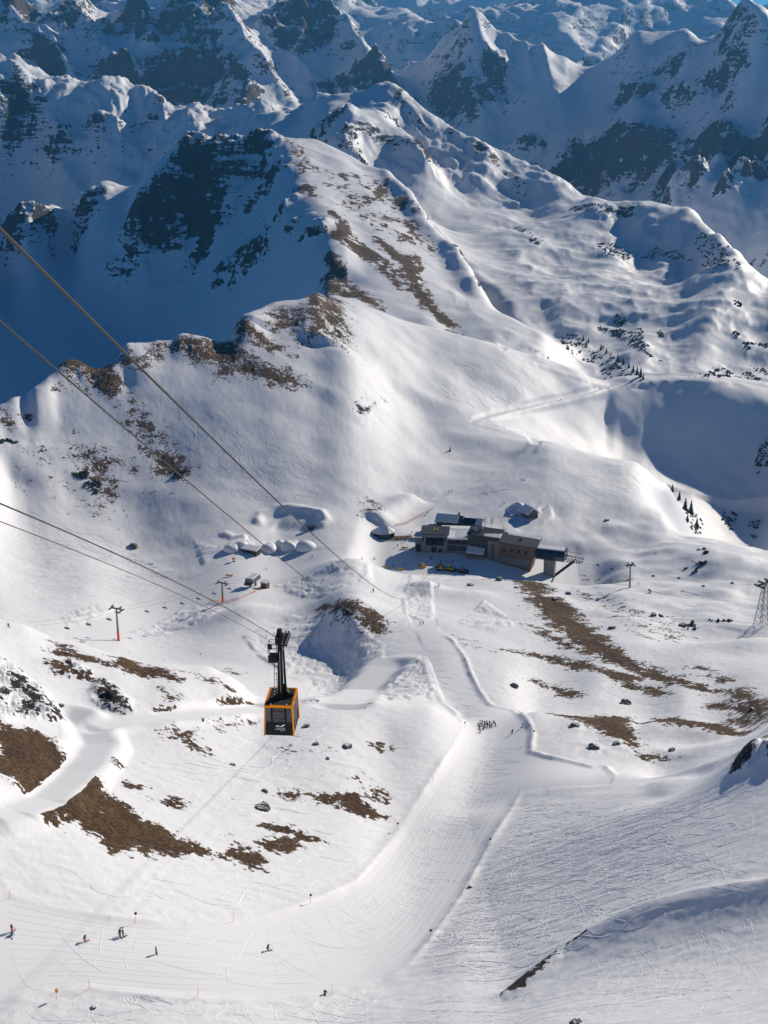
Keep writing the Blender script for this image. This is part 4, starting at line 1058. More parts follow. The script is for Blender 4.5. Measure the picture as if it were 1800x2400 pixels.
# ------------------------------------------------------------------ stone hut
p = S.hit(*px(12, [(1212, 221)])[0])
ht = thing('stone_hut', 'small stone hut with snow covered gable roof right behind the station', 'hut', p, R(28))
MB().box(-4, 4, 0, 9, -3, 3.2).prism([(-4, 3.2), (4, 3.2), (0, 6.2)], .01, 9).build('wall', M_STONEWALL, ht)
for s_ in (-1, 1):
    MB().add([(0,-.7,6.5),(s_*4.7,-.7,2.95),(s_*4.7,9.7,2.95),(0,9.7,6.5),(0,-.7,7.2),(s_*4.8,-.7,3.6),(s_*4.8,9.7,3.6),(0,9.7,7.2)], [(0,1,2,3),(4,5,6,7),(0,1,5,4),(1,2,6,5),(2,3,7,6)]).build('roof_snow', M_SNOWR, ht)
MB().box(-.6, .6, -.06, 0, -.2, 2.0).build('door', M_WOOD, ht)
for x_ in (-2.8, 1.8): MB().box(x_, x_ + 1, -.06, 0, .9, 2.0).build('window', M_GLASS, ht)
dr = p + Vector((-9, 12, 0)); dr.z = ground(dr.x, dr.y)
m = MB()
for i in range(13):
    for j in range(13):
        a, b = (i - 6) / 6, (j - 6) / 6
        m.v.append((a * 9, b * 9, 5.2 * max(0, 1 - math.hypot(a, b) ** 1.1) ** 1.0 * (1 + .25 * math.sin(a * 4 + b * 3)) - .4))
m.f = [(i * 13 + j, i * 13 + j + 1, (i + 1) * 13 + j + 1, (i + 1) * 13 + j) for i in range(12) for j in range(12)]
tag(put('snow_drift', m.mesh('snow_drift', M_SNOWR, True), None, dr, .3), 'smooth snow drift heaped behind the stone hut', 'snow drift')
# ------------------------------------------------------------------ the near mountain itself
# the summit slope the camera stands on, out of the picture
zx = np.interp(np.linspace(-150, 150, 61), S.X[0], S.Z[0]); zx = np.minimum(zx, 204.0)
sv0 = []; 
for yq in list(np.linspace(-120, 2, 14)) + list(np.linspace(8, 105.5, 24)):
    for k, xq in enumerate(np.linspace(-150, 150, 61)):
        f = max(0.0, (yq - 2) / 103.5)
        sv0.append((xq, yq, 298.2 + (zx[k] - .3 - 298.2) * f if yq >= 2 else 298.2 + .12 * (yq - 2)))
sq = MB(); sq.v = sv0; sq.f = [(i * 61 + j, i * 61 + j + 1, (i + 1) * 61 + j + 1, (i + 1) * 61 + j) for i in range(37) for j in range(60)]
ss = sq.build('summit_slope', M_SNOWR, None, True); ss['kind'] = 'structure'
S.mesh('mountain_slope', MAT_NEAR, {'grass': grass, 'rock': rock, 'groom': groom, 'coarse': smooth(700, 1900, S.Y)})

# ------------------------------------------------------------------ aerial cable car
CAB = at(655, 1499, 108)                      # running gear on the track rope
PA = Vector((*local(-7.0, 1.0), B0.z + 9.8)); PB = Vector((*local(-12.6, 1.0), B0.z + 9.8))
PA.x, PA.y = local(-6.5, 2.5); PB.x, PB.y = local(-13.4, 2.5)
def on_line(u, v, p, q):
    """where the line of sight through a pixel crosses the vertical plane through p and q"""
    a, t = ray(u, v); d = q - p
    Y = (p.x * d.y - p.y * d.x) / (a * d.y - d.x)
    return Vector((a * Y, Y, CAM_Z + t * Y))
def rope_curve(p, q, sag, n=40):
    out = []
    for k in range(n + 1):
        f = k / n; c = p.lerp(q, f); c.z -= sag * 4 * f * (1 - f); out.append(c)
    return out
M_ROPE = mat('steel_rope', (.016, .013, .012), .7, 0, .2, 2.0)
def rope(name, pts, r, label, group='cable car ropes'):
    o = MB().tube(pts, r, 6).build(name, M_ROPE, None, True)
    return tag(o, label, 'cable', group)
def through(pix, p, q, extra):
    return [on_line(u, v, p, q) for u, v in pix] + extra
def smooth_rope(ctrl, n=60):
    """one even curve through surveyed points: z as a cubic of the distance along the plan"""
    ctrl = sorted(ctrl, key=lambda c: c.y)
    ys = np.array([c.y for c in ctrl]); zs_ = np.array([c.z for c in ctrl])
    w_ = np.ones(len(ys)); w_[0] = w_[-1] = 6
    co = np.polyfit(ys, zs_, 2, w=w_); xs = np.polyfit(ys, [c.x for c in ctrl], 1)
    yy_ = np.exp(np.linspace(math.log(ys[0] * .7), math.log(ys[-1]), n))
    return [Vector((np.polyval(xs, y), y, np.polyval(co, y))) for y in yy_]
# lane without a cabin: track rope and, below it, the haul rope
P0 = Vector((-5.7, 20, 297))
d1 = through([(0,537), (163,700), (438,980), (730,1235), (938,1405)], P0, PB, [PB])
rope('track_rope', smooth_rope(d1), .029, 'thick dark track rope crossing the upper left of the picture')
d2 = through([(0,752), (240,962), (480,1170), (790,1410)], P0, PB, [PB - Vector((0, 0, 3.5))])
rope('haul_rope', smooth_rope(d2), .016, 'thin haul rope below the thick upper track rope')
# lane with the cabin: steep above the cabin, flatter beyond it
P1 = CAB + (CAB - PA) * ((CAB.y - 44) / (PA.y - CAB.y)); 
up = through([(0,1180), (290,1310), (570,1445)], CAB, PA, [CAB])
rope('track_rope', smooth_rope(up, 30) , .030, 'dark track rope carrying the orange framed cabin')
def from_cab(dz, sag, n=40):
    return rope_curve(CAB + Vector((0, 0, dz)), PA + Vector((0, 0, dz)), sag, n)
rope('track_rope', from_cab(0, 14), .034, 'track rope running from the cabin down to the station portal')
up2 = through([(0,1222), (300,1350), (600,1477)], CAB, PA, [CAB + Vector((0, 0, -.75))])
rope('haul_rope', smooth_rope(up2, 30), .018, 'thin haul rope just under the rope of the cabin')
rope('haul_rope', from_cab(-.75, 19), .016, 'thin haul rope from the cabin down to the station portal')

dirc = (PA - CAB); yaw = -math.atan2(dirc.x, dirc.y)
cc = thing('cable_car', 'slate and orange cable car cabin hanging from its ropes over the snow', 'cable car', CAB, yaw)
H_ = 5.75; W2, D2, HC = 1.30, 1.75, 3.0       # hanger length, half width, half length, cabin height
zt = -H_; zb = zt - HC
def body(zl, zh, in_, y0, y1):
    return MB().hexa([(-W2-.05+in_, y0, zl), (W2+.05-in_, y0, zl), (W2+.05-in_, y1, zl), (-W2-.05+in_, y1, zl)],
                     [(-W2+.08+in_, y0, zh), (W2-.08-in_, y0, zh), (W2-.08-in_, y1, zh), (-W2+.08+in_, y1, zh)])
body(zb, zb + 1.25, .02, -D2, D2).build('lower_body', M_SLATE, cc)
MB().box(-W2+.1, W2-.1, -D2+.06, D2-.06, zt-.16, zt).build('roof', mat('roof_rubber', (.006, .0065, .007), .85), cc)
m = MB()
for y_ in (-1.15, -.35, .55, 1.2):
    m.box(-W2+.25, W2-.25, y_, y_ + .3, zt + .002, zt + .02)
m.build('roof_hatch', mat('hatch_grey', (.03, .031, .033), .6), cc)
for s_ in (-1, 1):
    MB().box(s_ * .72 - .05, s_ * .72 + .05, -1.62, -1.54, zt, zt + .12).build('lamp', M_WHITE, cc)
for s_ in (-1, 1):                            # corner posts and roof rails in orange
    for y_ in (-D2, D2):
        x1, x0 = s_ * (W2 + .05), s_ * (W2 - .09)
        MB().hexa([(x1-.06,y_-.08,zb-.05),(x1+.06,y_-.08,zb-.05),(x1+.06,y_+.08,zb-.05),(x1-.06,y_+.08,zb-.05)],
                  [(x0-.06,y_-.08,zt+.02),(x0+.06,y_-.08,zt+.02),(x0+.06,y_+.08,zt+.02),(x0-.06,y_+.08,zt+.02)]).build('corner_post', M_YEL, cc)
    MB().box(s_ * (W2-.09) - .09, s_ * (W2-.09) + .09, -D2 + .1, D2 - .1, zt - .14, zt + .05).build('roof_rail', M_YEL, cc)
for y_ in (-D2, D2):
    MB().box(-W2 + .18, W2 - .18, y_ - .1, y_ + .08, zt - .15, zt + .03).build('end_rail', M_YEL, cc)
gl = mat('cabin_glass', (.10, .105, .11), .08, 0, .1, 3, .42)
zw0, zw1 = zb + 1.3, zt - .22
for y_, nm in ((-D2 - .005, 1), (D2 + .005, -1)):
    for x0, x1 in ((-1.17, -.72), (-.55, .52), (.70, 1.15)):
        w_ = MB().box(x0, x1, y_ - .02, y_ + .02, zw0 + .05, zw1).build('window', gl, cc)
        fr = MB().box(x0 - .05, x0, y_ - .04, y_ + .04, zw0, zw1).box(x1, x1 + .05, y_ - .04, y_ + .04, zw0, zw1).box(x0, x1, y_ - .04, y_ + .04, zw0 - .02, zw0 + .05)
        if x0 == -.55: fr.box(x0, x1, y_ - .04, y_ + .04, zw1 - .34, zw1 - .29).box(x0, x1, y_ - .03, y_ + .03, zw0 + .42, zw0 + .46)
        fr.build('window_frame', M_DARK, w_)
    MB().box(-.72, -.55, y_ - .03, y_ + .03, zw0, zw1).box(.57, .70, y_ - .03, y_ + .03, zw0, zw1).box(-1.22, 1.2, y_ - .03, y_ + .03, zw1, zt - .19).build('mullion', M_SLATE, cc)
for s_ in (-1, 1):                            # glazed sides with the sliding doors
    x_ = s_ * (W2 - .02)
    for y0, y1 in ((-1.6, -.75), (-.65, -.03), (.03, .65), (.75, 1.6)):
        w_ = MB().box(x_ - .02, x_ + .02, y0, y1, zw0 + (.05 if abs(y0) > .7 else -.9), zw1).build('window' if abs(y0 + y1) > 1.4 else 'door', gl, cc)
        MB().box(x_ - .035, x_ + .035, y0 - .05, y0, zw0 - .9, zw1).box(x_ - .035, x_ + .035, y1, y1 + .05, zw0 - .9, zw1).build('door_frame', M_STEEL, w_)
MB().box(-W2 + .1, W2 - .1, -D2 + .1, D2 - .1, zb, zb + .1).build('floor', M_DARK, cc)
# hanger, running gear, service platform, ladder
MB().hexa([(-.26,-.32,zt),(.22,-.32,zt),(.22,.32,zt),(-.26,.32,zt)], [(-.17,-.2,.2),(.17,-.2,.2),(.17,.2,.2),(-.17,.2,.2)]).build('hanger_arm', M_DARK, cc)
MB().hexa([(.30,.15,zt+.6),(.48,.15,zt+.6),(.48,.45,zt+.6),(.30,.45,zt+.6)], [(.22,.0,-.8),(.36,.0,-.8),(.36,.3,-.8),(.22,.3,-.8)]).build('hanger_arm', M_DARK, cc)
MB().box(-.33, -.27, -.36, -.3, zt + .1, zt + 2.6).build('conduit', mat('grey_conduit', (.25, .25, .24), .4, .4), cc)
MB().box(.0, .06, -.36, -.3, zt + .6, -1.0).build('conduit', MATS['grey_conduit'], cc)
m = MB(); m.prism([(.1, zt), (1.15, zt), (1.15, zt + .28), (.75, zt + .35), (.52, zt + .6), (.45, zt + 1.1), (.1, zt + 1.1)], .1, .5); m.build('hanger_foot', M_DARK, cc)
m = MB(); m.prism([(-.1, zt), (-.6, zt), (-.4, zt + .25), (-.25, zt + .7), (-.1, zt + .7)], -.4, .3); m.build('hanger_foot', M_DARK, cc)
MB().box(-.32, .32, -.6, .6, -.25, .45).box(-.2, .2, -.35, .35, .45, .95).build('carriage', M_DARK, cc)
wl = MB().tube([(-.06, 0, 0), (.06, 0, 0)], .19, 12).mesh('rope_wheel', M_STEEL)
for k in range(6):
    for x_ in (.42, .72): put('rope_wheel', wl, cc, (x_, -1.1 + k * .44, .18 - .0 * k))
for k in range(2): put('rope_wheel', wl, cc, (.40, -.4 + k * .8, -.62))
MB().box(.3, .85, -1.3, 1.3, -.05, .08).build('wheel_frame', M_DARK, cc)
MB().tube([(.78, 0, .3), (.80, 0, 1.5)], .018, 4).build('antenna', M_DARK, cc)
pf = MB().box(-1.0, -.2, -.5, .5, -2.1, -1.55).build('service_platform', M_DARK, cc)
m = MB()
for x_ in (-1.0, -.22):
    for y_ in (-.5, .5): m.tube([(x_, y_, -1.6), (x_, y_, -.25)], .028, 4)
for z_ in (-.25, -.75, -1.15):
    for y_ in (-.5, .5): m.tube([(-1.0, y_, z_), (-.22, y_, z_)], .024, 4)
    m.tube([(-1.0, -.5, z_), (-1.0, .5, z_)], .024, 4)
m.build('railing', M_DARK, pf)
MB().box(-.98, -.62, -.53, -.47, -.72, -.24).build('sign_plate', M_DARK, pf)
MB().tube([(-.9, -.2, -2.1), (-.2, -.2, -2.75)], .03, 4).build('brace', M_DARK, pf)
m = MB()
for y_ in (-.16, .16): m.tube([(-.62, y_, zt), (-.52, y_, -2.1)], .018, 4)
for k in range(11): m.tube([(-.62 + .009 * k, -.16, zt + .2 + k * .33), (-.62 + .009 * k, .16, zt + .2 + k * .33)], .014, 4)
for k in range(5): m.tube([(-.60, 0, zt + .4 + k * .66), (-.2, 0, zt + .4 + k * .66)], .016, 4)
m.build('ladder', M_STEEL, cc)
# emblem and lettering on the front
yf = -D2 - .012
def plate(pts, name, parent):
    return MB().add([(x, yf, z) for x, z in pts] + [(x, yf + .004, z) for x, z in pts], [tuple(range(len(pts)))]).build(name, M_WHITE, parent)
ez = zb + .93
plate([(-.36, ez - .05), (-.20, ez + .07), (.03, ez + .12), (-.02, ez + .05), (.10, ez - .01), (.02, ez - .02), (-.12, ez - .01), (-.26, ez - .05)], 'emblem', cc)
plate([(.10, ez - .04), (.20, ez + .08), (.36, ez + .16), (.60, ez + .19), (.48, ez + .08), (.36, ez + .02), (.28, ez - .03)], 'emblem', cc)
for txt, x_, z_, sz in (('OBERSTDORF', -.205, ez - .22, .115), ('KLEINWALSERTAL', -.385, ez - .35, .115), ('Bergbahnen', .09, ez - .46, .095)):
    fc = bpy.data.curves.new('lettering', 'FONT'); fc.body = txt; fc.size = sz * 1.05; fc.extrude = .002
    tmp = bpy.data.objects.new('lettering', fc); COL.objects.link(tmp)
    fm = bpy.data.meshes.new_from_object(tmp.evaluated_get(bpy.context.evaluated_depsgraph_get())); bpy.data.objects.remove(tmp); fm.materials.clear(); fm.materials.append(M_WHITE)
    fo = put('lettering', fm, cc, (x_, yf - .004, z_)); fo.rotation_euler = (math.pi / 2, 0, 0)

# ------------------------------------------------------------------ chairlift in the left valley
def lift_tower(name, label, base, h, arm, rz, red=3.2, group=None, lean=0.0):
    t = thing(name, label, 'lift tower', base, rz, group)
    MB().tube([(0, 0, -2), (lean * .1, 0, red)], .62, 10, .58).build('base_sleeve', M_ORANGE if red > 0.6 else M_CONC, t)
    MB().tube([(0, 0, red - .05), (lean, 0, h)], .50, 10, .34).build('shaft', M_STEEL, t)
    MB().box(lean - arm, lean + arm, -.25, .25, h - .1, h + .4).build('crossarm', M_DARK, t)
    for s_ in (-1, 1):
        MB().box(lean + s_ * arm - .2, lean + s_ * arm + .2, -1.8, 1.8, h - .55, h - .2).build('sheave_beam', M_DARK, t)
        m = MB()
        for k in range(5): m.tube([(lean + s_ * arm - .1, -1.5 + .75 * k, h - .15), (lean + s_ * arm + .1, -1.5 + .75 * k, h - .15)], .26, 8)
        m.build('sheaves', M_STEEL, t)
        MB().box(lean + s_ * (arm - .9), lean + s_ * (arm - .75), -1.2, 1.2, h + .4, h + 1.3).build('catwalk_rail', M_STEEL, t)
    MB().tube([(lean * .2 + .5, 0, 1), (lean + .4, 0, h)], .05, 4).build('ladder', M_STEEL, t)
    return t
b1 = S.hit(278, 1502); b2 = S.hit(522, 1411); b3 = S.hit(592, 1375)
ax = math.atan2(b2.y - b1.y, b2.x - b1.x); lz = ax - math.pi / 2
h1 = (at(279, 1427, b1.y).z - b1.z); h2 = at(522, 1367, b2.y).z - b2.z
lift_tower('lift_tower', 'chairlift tower with orange base and loaded crossarm, nearest the left hill', b1, h1, 3.0, lz, 4.6, 'towers of the left chairlift')
lift_tower('lift_tower', 'short chairlift tower with orange base next to the lift terminal', b2, h2, 2.8, lz, 4.0, 'towers of the left chairlift')
dv = Vector((math.cos(ax), math.sin(ax), 0)); sv = Vector((-dv.y, dv.x, 0))
t1, t2 = b1 + Vector((0, 0, h1)), b2 + Vector((0, 0, h2))
tl = t1 - (t2 - t1) * .62; tl.z = t1.z - 9 * .62 + 6
tl = Vector((tl.x, tl.y, ground(tl.x, tl.y) + 8.5))
bull = Vector((b3.x, b3.y, b3.z + 5.0))
chair_path = {}
for s_ in (-1, 1):
    pts = rope_curve(tl - sv * 3 * s_, t1 - sv * 3 * s_, 1.2, 10) + rope_curve(t1 - sv * 3 * s_, t2 - sv * 2.8 * s_, 1.6, 14)[1:] + rope_curve(t2 - sv * 2.8 * s_, bull - sv * 2.4 * s_, .2, 5)[1:]
    rope('chairlift_rope', pts, .035, ['chairlift rope on the uphill side of the left lift', 'chairlift rope on the downhill side of the left lift'][s_ > 0], 'ropes of the left chairlift')
    chair_path[s_] = pts
def chair_proto():
    t = thing('lift_chair', 'x', 'lift chair')
    MB().tube([(0, 0, 0), (0, 0, -.4), (.0, -.55, -1.2), (0, -.55, -2.2)], .06, 6).build('hanger', M_DARK, t)
    MB().box(-1.1, 1.1, -.35, .3, -3.05, -2.95).build('seat', mat('chair_pad', (.05, .05, .055), .7), t)
    MB().hexa([(-1.1,-.42,-2.95),(1.1,-.42,-2.95),(1.1,-.34,-2.95),(-1.1,-.34,-2.95)], [(-1.1,-.62,-2.3),(1.1,-.62,-2.3),(1.1,-.55,-2.3),(-1.1,-.55,-2.3)]).build('backrest', MATS['chair_pad'], t)
    for s_ in (-1, 1):
        MB().tube([(s_ * 1.15, -.6, -2.2), (s_ * 1.15, -.5, -3.0), (s_ * 1.15, .4, -3.0), (s_ * 1.15, .45, -3.7)], .05, 5).build('side_frame', M_STEEL, t)
    MB().tube([(-1.15, -.58, -2.2), (1.15, -.58, -2.2)], .06, 5).build('top_bar', M_STEEL, t)
    MB().tube([(-1.1, .45, -3.7), (1.1, .45, -3.7)], .04, 5).build('footrest', M_STEEL, t)
    return t
CH = chair_proto(); first = True
def path_at(pts, f):
    L = [0]
    for a, b in zip(pts[:-1], pts[1:]): L.append(L[-1] + (b - a).length)
    s = f * L[-1]
    for k in range(len(pts) - 1):
        if s <= L[k + 1]: return pts[k].lerp(pts[k + 1], (s - L[k]) / (L[k + 1] - L[k] + 1e-9))
    return pts[-1]
def place_chair(pos, rz, label, group, sc=1.0):
    global first
    o = CH if first else dup(CH)
    first = False
    o.location = pos; o.rotation_euler[2] = rz; o.scale = (sc, sc, sc)
    return tag(o, label, 'lift chair', group)
ORD = ['first', 'second', 'third', 'fourth', 'fifth', 'sixth', 'seventh', 'eighth', 'ninth', 'tenth', 'eleventh', 'twelfth']
LEFTC = []
for k in range(10):
    f = .10 + k * .083
    LEFTC.append(path_at(chair_path[-1 if k % 2 else 1] if k in (3, 4) else chair_path[1], f))
    place_chair(LEFTC[-1], lz, '%s chair from the left end of the left chairlift' % ORD[k], 'chairs of the left chairlift')
# lower terminal of the chairlift
tm = thing('chairlift_terminal', 'grey chairlift terminal with bullwheel and control hut behind red netting', 'lift station', b3, lz)
MB().hexa([(-2.6,-4,3.6),(2.6,-4,3.6),(2.6,5,3.6),(-2.6,5,3.6)], [(-2.2,-3.6,5.6),(2.2,-3.6,5.6),(2.2,4.6,5.9),(-2.2,4.6,5.9)]).build('housing', M_GREY, tm)
MB().hexa([(-2.1,-3.4,5.62),(2.1,-3.4,5.62),(2.1,4.4,5.92),(-2.1,4.4,5.92)], [(-1.8,-3,6.0),(1.8,-3,6.0),(1.8,4,6.3),(-1.8,4,6.3)]).build('roof_snow', M_SNOWR, tm)
for y_ in (-2.4, 3.2): MB().box(-.5, .5, y_ - .5, y_ + .5, -2, 3.6).build('column', M_CONC, tm)
MB().tube([(0, -4.6, 3.2), (0, -4.6, 3.5)], 2.4, 18).build('bullwheel', M_STEEL, tm)
MB().box(4.5, 8, 1, 4.5, -2, 2.9).build('control_hut', M_TIMB, tm)
MB().box(4.2, 8.3, .7, 4.8, 2.9, 3.5).build('hut_roof_snow', M_SNOWR, tm)
MB().box(4.44, 4.5, 1.5, 4.0, 1.0, 2.2).build('window', M_GLASS, tm)
m = MB()
for k in range(8): m.tube([(-6 + k * .3, -7 - k, -.2), (-6 + k * .3, -7 - k, 1.3)], .05, 4)
m.build('queue_posts', M_ORANGE, tm)

# ------------------------------------------------------------------ gondola line running down to the right
pr = S.hit(1476, 1378)
hr = at(1483, 1324, pr.y).z - pr.z
ge = PIV @ Vector((87.5, -.8, 3.5)); gend = Vector((*local(ge.x, ge.y), B0.z + 3.5 * SCL)); gdir = Vector((pr.x, pr.y, pr.z + hr))
rz_r = math.atan2(gdir.y - gend.y, gdir.x - gend.x) - math.pi / 2
lift_tower('lift_tower', 'slim grey lift tower standing alone on the slope right of the station', pr, hr, 2.2, rz_r, .5, None, .6)
# lattice pylon at the right edge
pe = S.hit(1783, 1466)
he = at(1790, 1368, pe.y).z - pe.z
lp = thing('lattice_pylon', 'steel lattice lift pylon with wide crossarm at the right edge', 'pylon', pe, R(35))
for sx in (-1, 1):
    for sy in (-1, 1):
        MB().tube([(sx * 2.6, sy * 2.6, -2), (sx * .7, sy * .7, he)], .16, 5).build('leg', M_STEEL, lp)
nb = 7
for k in range(nb):
    z0, z1 = he * k / nb, he * (k + 1) / nb; r0, r1 = 2.55 - 1.85 * k / nb, 2.55 - 1.85 * (k + 1) / nb
    m = MB()
    for a, b in (((-1, -1), (1, -1)), ((1, -1), (1, 1)), ((1, 1), (-1, 1)), ((-1, 1), (-1, -1))):
        m.tube([(a[0] * r0, a[1] * r0, z0), (b[0] * r1, b[1] * r1, z1)], .075, 4).tube([(b[0] * r0, b[1] * r0, z0), (a[0] * r1, a[1] * r1, z1)], .075, 4)
    m.build('lattice_bracing', M_STEEL, lp)
MB().box(-4.6, 4.6, -.4, .4, he, he + .5).build('crossarm', M_DARK, lp)
for s_ in (-1, 1):
    MB().box(s_ * 4 - .3, s_ * 4 + .3, -3, 3, he - .7, he - .1).build('sheave_beam', M_DARK, lp)
    MB().box(s_ * 2.2 - .1, s_ * 2.2 + .1, -2.4, 2.4, he + .5, he + 1.6).build('catwalk_rail', M_STEEL, lp)
top_e = Vector((pe.x, pe.y, pe.z + he))
far_e = top_e + (top_e - gdir) * 1.2
RP = rope_curve(gend, gdir, 1.0, 10) + rope_curve(gdir, top_e, 4.0, 20)[1:]
RP2 = rope_curve(gend + Vector((3, 5, 0)), gdir + Vector((1.5, 4, 0)), 1.0, 10) + rope_curve(gdir + Vector((1.5, 4, 0)), top_e + Vector((3, 7, 0)), 4.0, 20)[1:]
rope('chairlift_rope', RP, .03, 'thin lift rope down to the right from the gondola hall, nearer strand', 'ropes of the right lift')
rope('chairlift_rope', RP2, .03, 'thin lift rope down to the right from the gondola hall, farther strand', 'ropes of the right lift')
for k in range(7):
    place_chair(path_at(RP if k % 2 else RP2, .10 + .125 * k), rz_r, '%s chair down the line from the gondola hall' % ORD[k], 'chairs of the right lift', .8)
# ------------------------------------------------------------------ people
def skin_mesh(name, verts, edges, radii):
    me = bpy.data.meshes.new(name); me.from_pydata(verts, edges, [])
    o = bpy.data.objects.new(name, me); COL.objects.link(o)
    md = o.modifiers.new('skin', 'SKIN'); md.use_smooth_shade = True
    for i, r_ in enumerate(radii):
        me.skin_vertices[0].data[i].radius = (r_, r_)
    me.skin_vertices[0].data[0].use_root = True
    sd = o.modifiers.new('sub', 'SUBSURF'); sd.levels = 1; sd.render_levels = 1
    dg = bpy.context.evaluated_depsgraph_get()
    out = bpy.data.meshes.new_from_object(o.evaluated_get(dg))
    bpy.data.objects.remove(o); out.name = name
    return out
def figure(name, hip, chest, neck, head, kn, ft, el, ha):
    """kn, ft, el, ha: left/right knee, ankle, elbow, hand positions"""
    v = [hip]; r_ = [.15]; e = []
    def add(p, rad, par):
        v.append(p); r_.append(rad); e.append((par, len(v) - 1)); return len(v) - 1
    w_ = add(tuple((a * .5 + b * .5) for a, b in zip(hip, chest)), .15, 0)
    c = add(chest, .18, w_); nk = add(neck, .075, c); hd = add(head, .125, nk)
    add((head[0], head[1], head[2] + .10), .10, hd)
    for i, s_ in enumerate((-1, 1)):
        h = add((hip[0] + s_ * .10, hip[1], hip[2] - .06), .11, 0)
        k = add(kn[i], .085, h); a = add(ft[i], .065, k); add((ft[i][0], ft[i][1] + .18, ft[i][2] - .03), .055, a)
        sh = add((chest[0] + s_ * .20, chest[1], chest[2] + .10), .085, c)
        l = add(el[i], .06, sh); hh = add(ha[i], .045, l); add((ha[i][0], ha[i][1] + .05, ha[i][2] - .08), .04, hh)
    me = skin_mesh(name, v, e, r_)
    zc = np.zeros(len(me.polygons) * 3); me.polygons.foreach_get('center', zc); zc = zc.reshape(-1, 3)
    idx = np.where(zc[:, 2] > neck[2] + .02, 2, np.where((zc[:, 2] < hip[2] + .02) & (np.abs(zc[:, 0] - hip[0]) < .23), 1, 0))
    for k in range(3): me.materials.append(None)
    me.polygons.foreach_set('material_index', idx.astype(np.int32))
    return me
POSE = {
 'stand': figure('person', (0,0,.92), (0,0,1.32), (0,0,1.52), (0,.02,1.63), [(-.11,.03,.5),(.11,.03,.5)], [(-.12,0,.09),(.12,0,.09)], [(-.30,0,1.12),(.30,0,1.12)], [(-.27,.16,.92),(.27,.16,.92)]),
 'ski': figure('person', (0,-.18,.74), (0,.10,1.10), (0,.22,1.27), (0,.28,1.37), [(-.13,.16,.46),(.13,.16,.46)], [(-.12,-.04,.09),(.12,-.04,.09)], [(-.34,.10,.92),(.34,.10,.92)], [(-.34,.38,.88),(.34,.38,.88)]),
 'walk': figure('person', (0,0,.90), (0,.04,1.30), (0,.06,1.50), (0,.09,1.61), [(-.11,.18,.50),(.11,-.02,.48)], [(-.11,.28,.09),(.11,-.32,.12)], [(-.29,-.12,1.10),(.29,.14,1.12)], [(-.27,.02,.90),(.27,.34,1.0)]),
 'sit': figure('person', (0,0,.16), (0,-.06,.58), (0,-.04,.78), (0,0,.89), [(-.14,.40,.38),(.14,.42,.34)], [(-.15,.78,.10),(.15,.80,.10)], [(-.32,-.16,.38),(.32,-.10,.40)], [(-.36,-.30,.10),(.36,.14,.36)]),
}
CL = {}
def cloth(c, nm):
    if nm not in CL: CL[nm] = mat('cloth_' + nm, c, .8, 0, .2, 6)
    return CL[nm]
C_BLACK = cloth((.012,.013,.016), 'black'); C_NAVY = cloth((.012,.025,.075), 'navy'); C_RED = cloth((.45,.03,.025), 'red'); C_BLUE = cloth((.03,.12,.35), 'blue'); C_TEAL = cloth((.02,.22,.25), 'teal')
C_OLIVE = cloth((.07,.075,.035), 'olive'); C_GREY = cloth((.10,.10,.11), 'grey'); C_PINK = cloth((.6,.06,.18), 'pink'); C_GREEN = cloth((.03,.25,.06), 'green'); C_ORA = cloth((.6,.16,.03), 'orange'); C_SAND = cloth((.30,.25,.18), 'sand'); C_WHT = cloth((.7,.7,.7), 'white'); C_BRN = cloth((.10,.055,.03), 'brown')
SKI = {c: MB().hexa([(-.045,-.8,0),(.045,-.8,0),(.045,.75,0),(-.045,.75,0)], [(-.045,-.8,.025),(.045,-.8,.025),(.04,.95,.10),(-.04,.95,.10)]).mesh('ski', CL[c]) for c in ('black', 'red', 'navy', 'white')}
STICK = MB().tube([(0, 0, 0), (0, .22, .98)], .016, 4).mesh('ski_pole', C_GREY)
BOARD = MB().hexa([(-.78,-.14,0),(.78,-.14,0),(.78,.14,0),(-.78,.14,0)], [(-.78,-.14,.03),(.78,-.14,.03),(.78,.14,.03),(-.78,.14,.03)]).mesh('snowboard', C_BLACK)
def person(pos, pose, jacket, pants, cap, label, rz=0.0, gear='ski', group=None, sc=1.0, skic='black'):
    o = put('person', POSE[pose], None, pos, rz, sc)
    for k, m_ in enumerate((jacket, pants, cap)):
        o.material_slots[k].link = 'OBJECT'; o.material_slots[k].material = m_
    tag(o, label, 'person', group)
    if gear == 'ski':
        for s_ in (-1, 1):
            put('ski', SKI[skic], o, (s_ * .13, .0, -.01), s_ * -.03)
            p_ = put('ski_pole', STICK, o, (s_ * .38, .15 if pose != 'ski' else -.2, 0)); 
    elif gear == 'board':
        put('snowboard', BOARD, o, (0, .1 if pose != 'sit' else .75, 0), .2)
    return o
def P5(x, y): return spot(5, x, y)
def P6(x, y): return spot(6, x, y)
